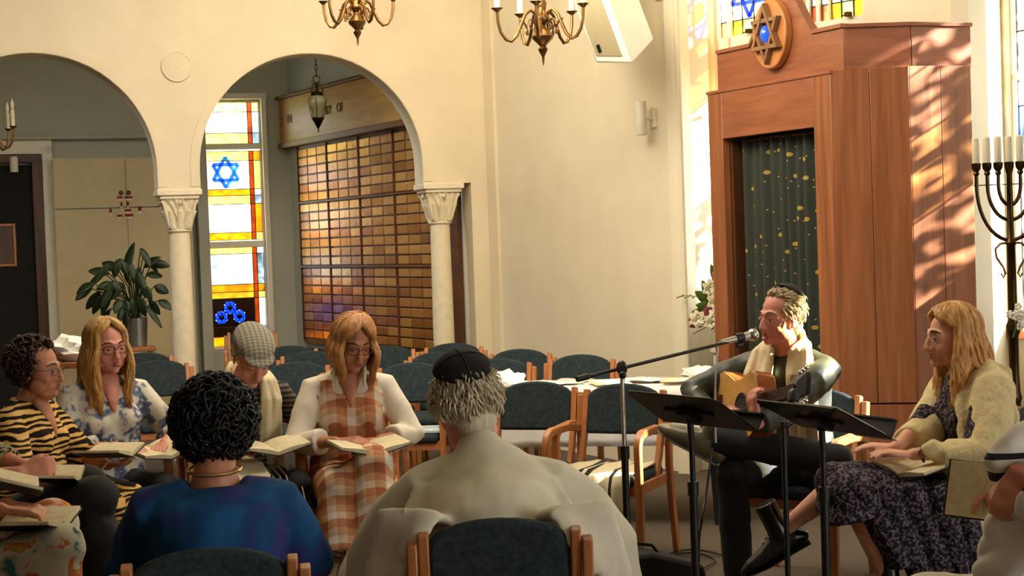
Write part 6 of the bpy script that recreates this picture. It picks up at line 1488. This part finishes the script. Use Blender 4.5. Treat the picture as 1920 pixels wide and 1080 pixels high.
def edge_drape(bm, g):
    for a, b_, c in (((1985, 800, 4.15), (1915, 830, 4.05), (1868, 862, 4.02)), ((1990, 830, 4.2), (1925, 860, 4.08), (1880, 885, 4.05)), ((1960, 850, 4.05), (1915, 930, 4.02), (1870, 990, 4.05)), ((1990, 880, 4.05), (1930, 980, 4.02), (1855, 1030, 4.08)), ((1990, 960, 4.0), (1920, 1040, 4.0), (1850, 1075, 4.06))):
        tube(bm, [p(*a), p(*b_), p(*c)], [.055, .05, .035], 12, round_cap=True)
top(g, m_tal2, 'shawl', .88, r=(.10, .095, .085), add=.01, belly=.06, h0=-.10, disp=.03, ds=.1, extra=edge_drape); skirt(g, m_shirtw, 'white_robe', .5)
p.chair('slate blue armchair at the right edge under the person in white', .02)
open_book(p.out(p(1850, 922, 4.3)), (70, 0, -40), 'open prayer book held by the person at the right edge', 'open prayer books', w_=.10, h=.15)
# 10, 11 two people at the left edge
p = Pose(-150, 5.6, 84)
g = person('person in a spotted blouse and black trousers clasping hands over a book', p.b, p.rz, dict(vox=.0068, skin=sk_rosy, h=.95, lean=4, wide=1.05,
    armL=dict(w=p(58, 880, 5.45), d=p.inv @ V((.6, -.5, -.1)), n=(-.7, 0, -.4), t=(0, -.4, .8), curl=1.1), armR=dict(w=p(36, 886, 5.32), d=p.inv @ V((.9, .35, .15)), n=(.7, .2, -.3), t=(0, -.3, .9), curl=1.0), legL=leg(p(160, 915, 5.60), p(176, 1075, 5.55)), legR=leg(p(178, 935, 5.40), p(188, 1090, 5.38))))
top(g, m_leop, 'blouse', .72, r=(.068, .058, .052)); trousers(g, m_blackc, r=(.105, .092, .085, .075)); hair_short(g, h_curl, 260, .05)
p.chair('slate blue armchair at the left edge under the spotted blouse', .02)
open_book(p.out(p(92, 905, 5.42)), (4, 0, p.rz+14), 'open prayer book under the clasped hands at the left edge', 'open prayer books', w_=.14)
p = Pose(-215, 4.8, 80)
g = person('person in a colourful printed dress holding books at the left edge', p.b, p.rz, dict(vox=.0068, skin=sk_tan, h=.95, lean=4, wide=1.1,
    armL=dict(w=p(12, 945, 4.75), d=p.inv @ V((.95, .05, -.2)), n=(0, 0, -1), t=(0, -1, .2), curl=.6), armR=dict(w=p(0, 955, 4.60), d=p.inv @ V((.95, .1, -.15)), n=(0, 0, -1), t=(0, 1, .3), curl=.6), legL=leg(p(92, 985, 4.85), p(86, 1210, 4.8)), legR=leg(p(100, 1030, 4.62), p(96, 1240, 4.6))))
top(g, m_multi, 'dress_top', .6); skirt(g, m_multi, 'dress_skirt', .7); hair_short(g, h_blond, 260, .05)
p.chair('slate blue armchair at the left edge under the colourful dress', .02)
open_book(p.out(p(60, 992, 4.66)), (0, 0, p.rz+6), 'open prayer book on the colourful dress at the left edge', 'open prayer books', w_=.14)
open_book(p.out(p(8, 915, 4.85)), (18, 0, p.rz+30), 'open prayer book held up at the left edge beside the clasped hands', 'open prayer books', w_=.13)
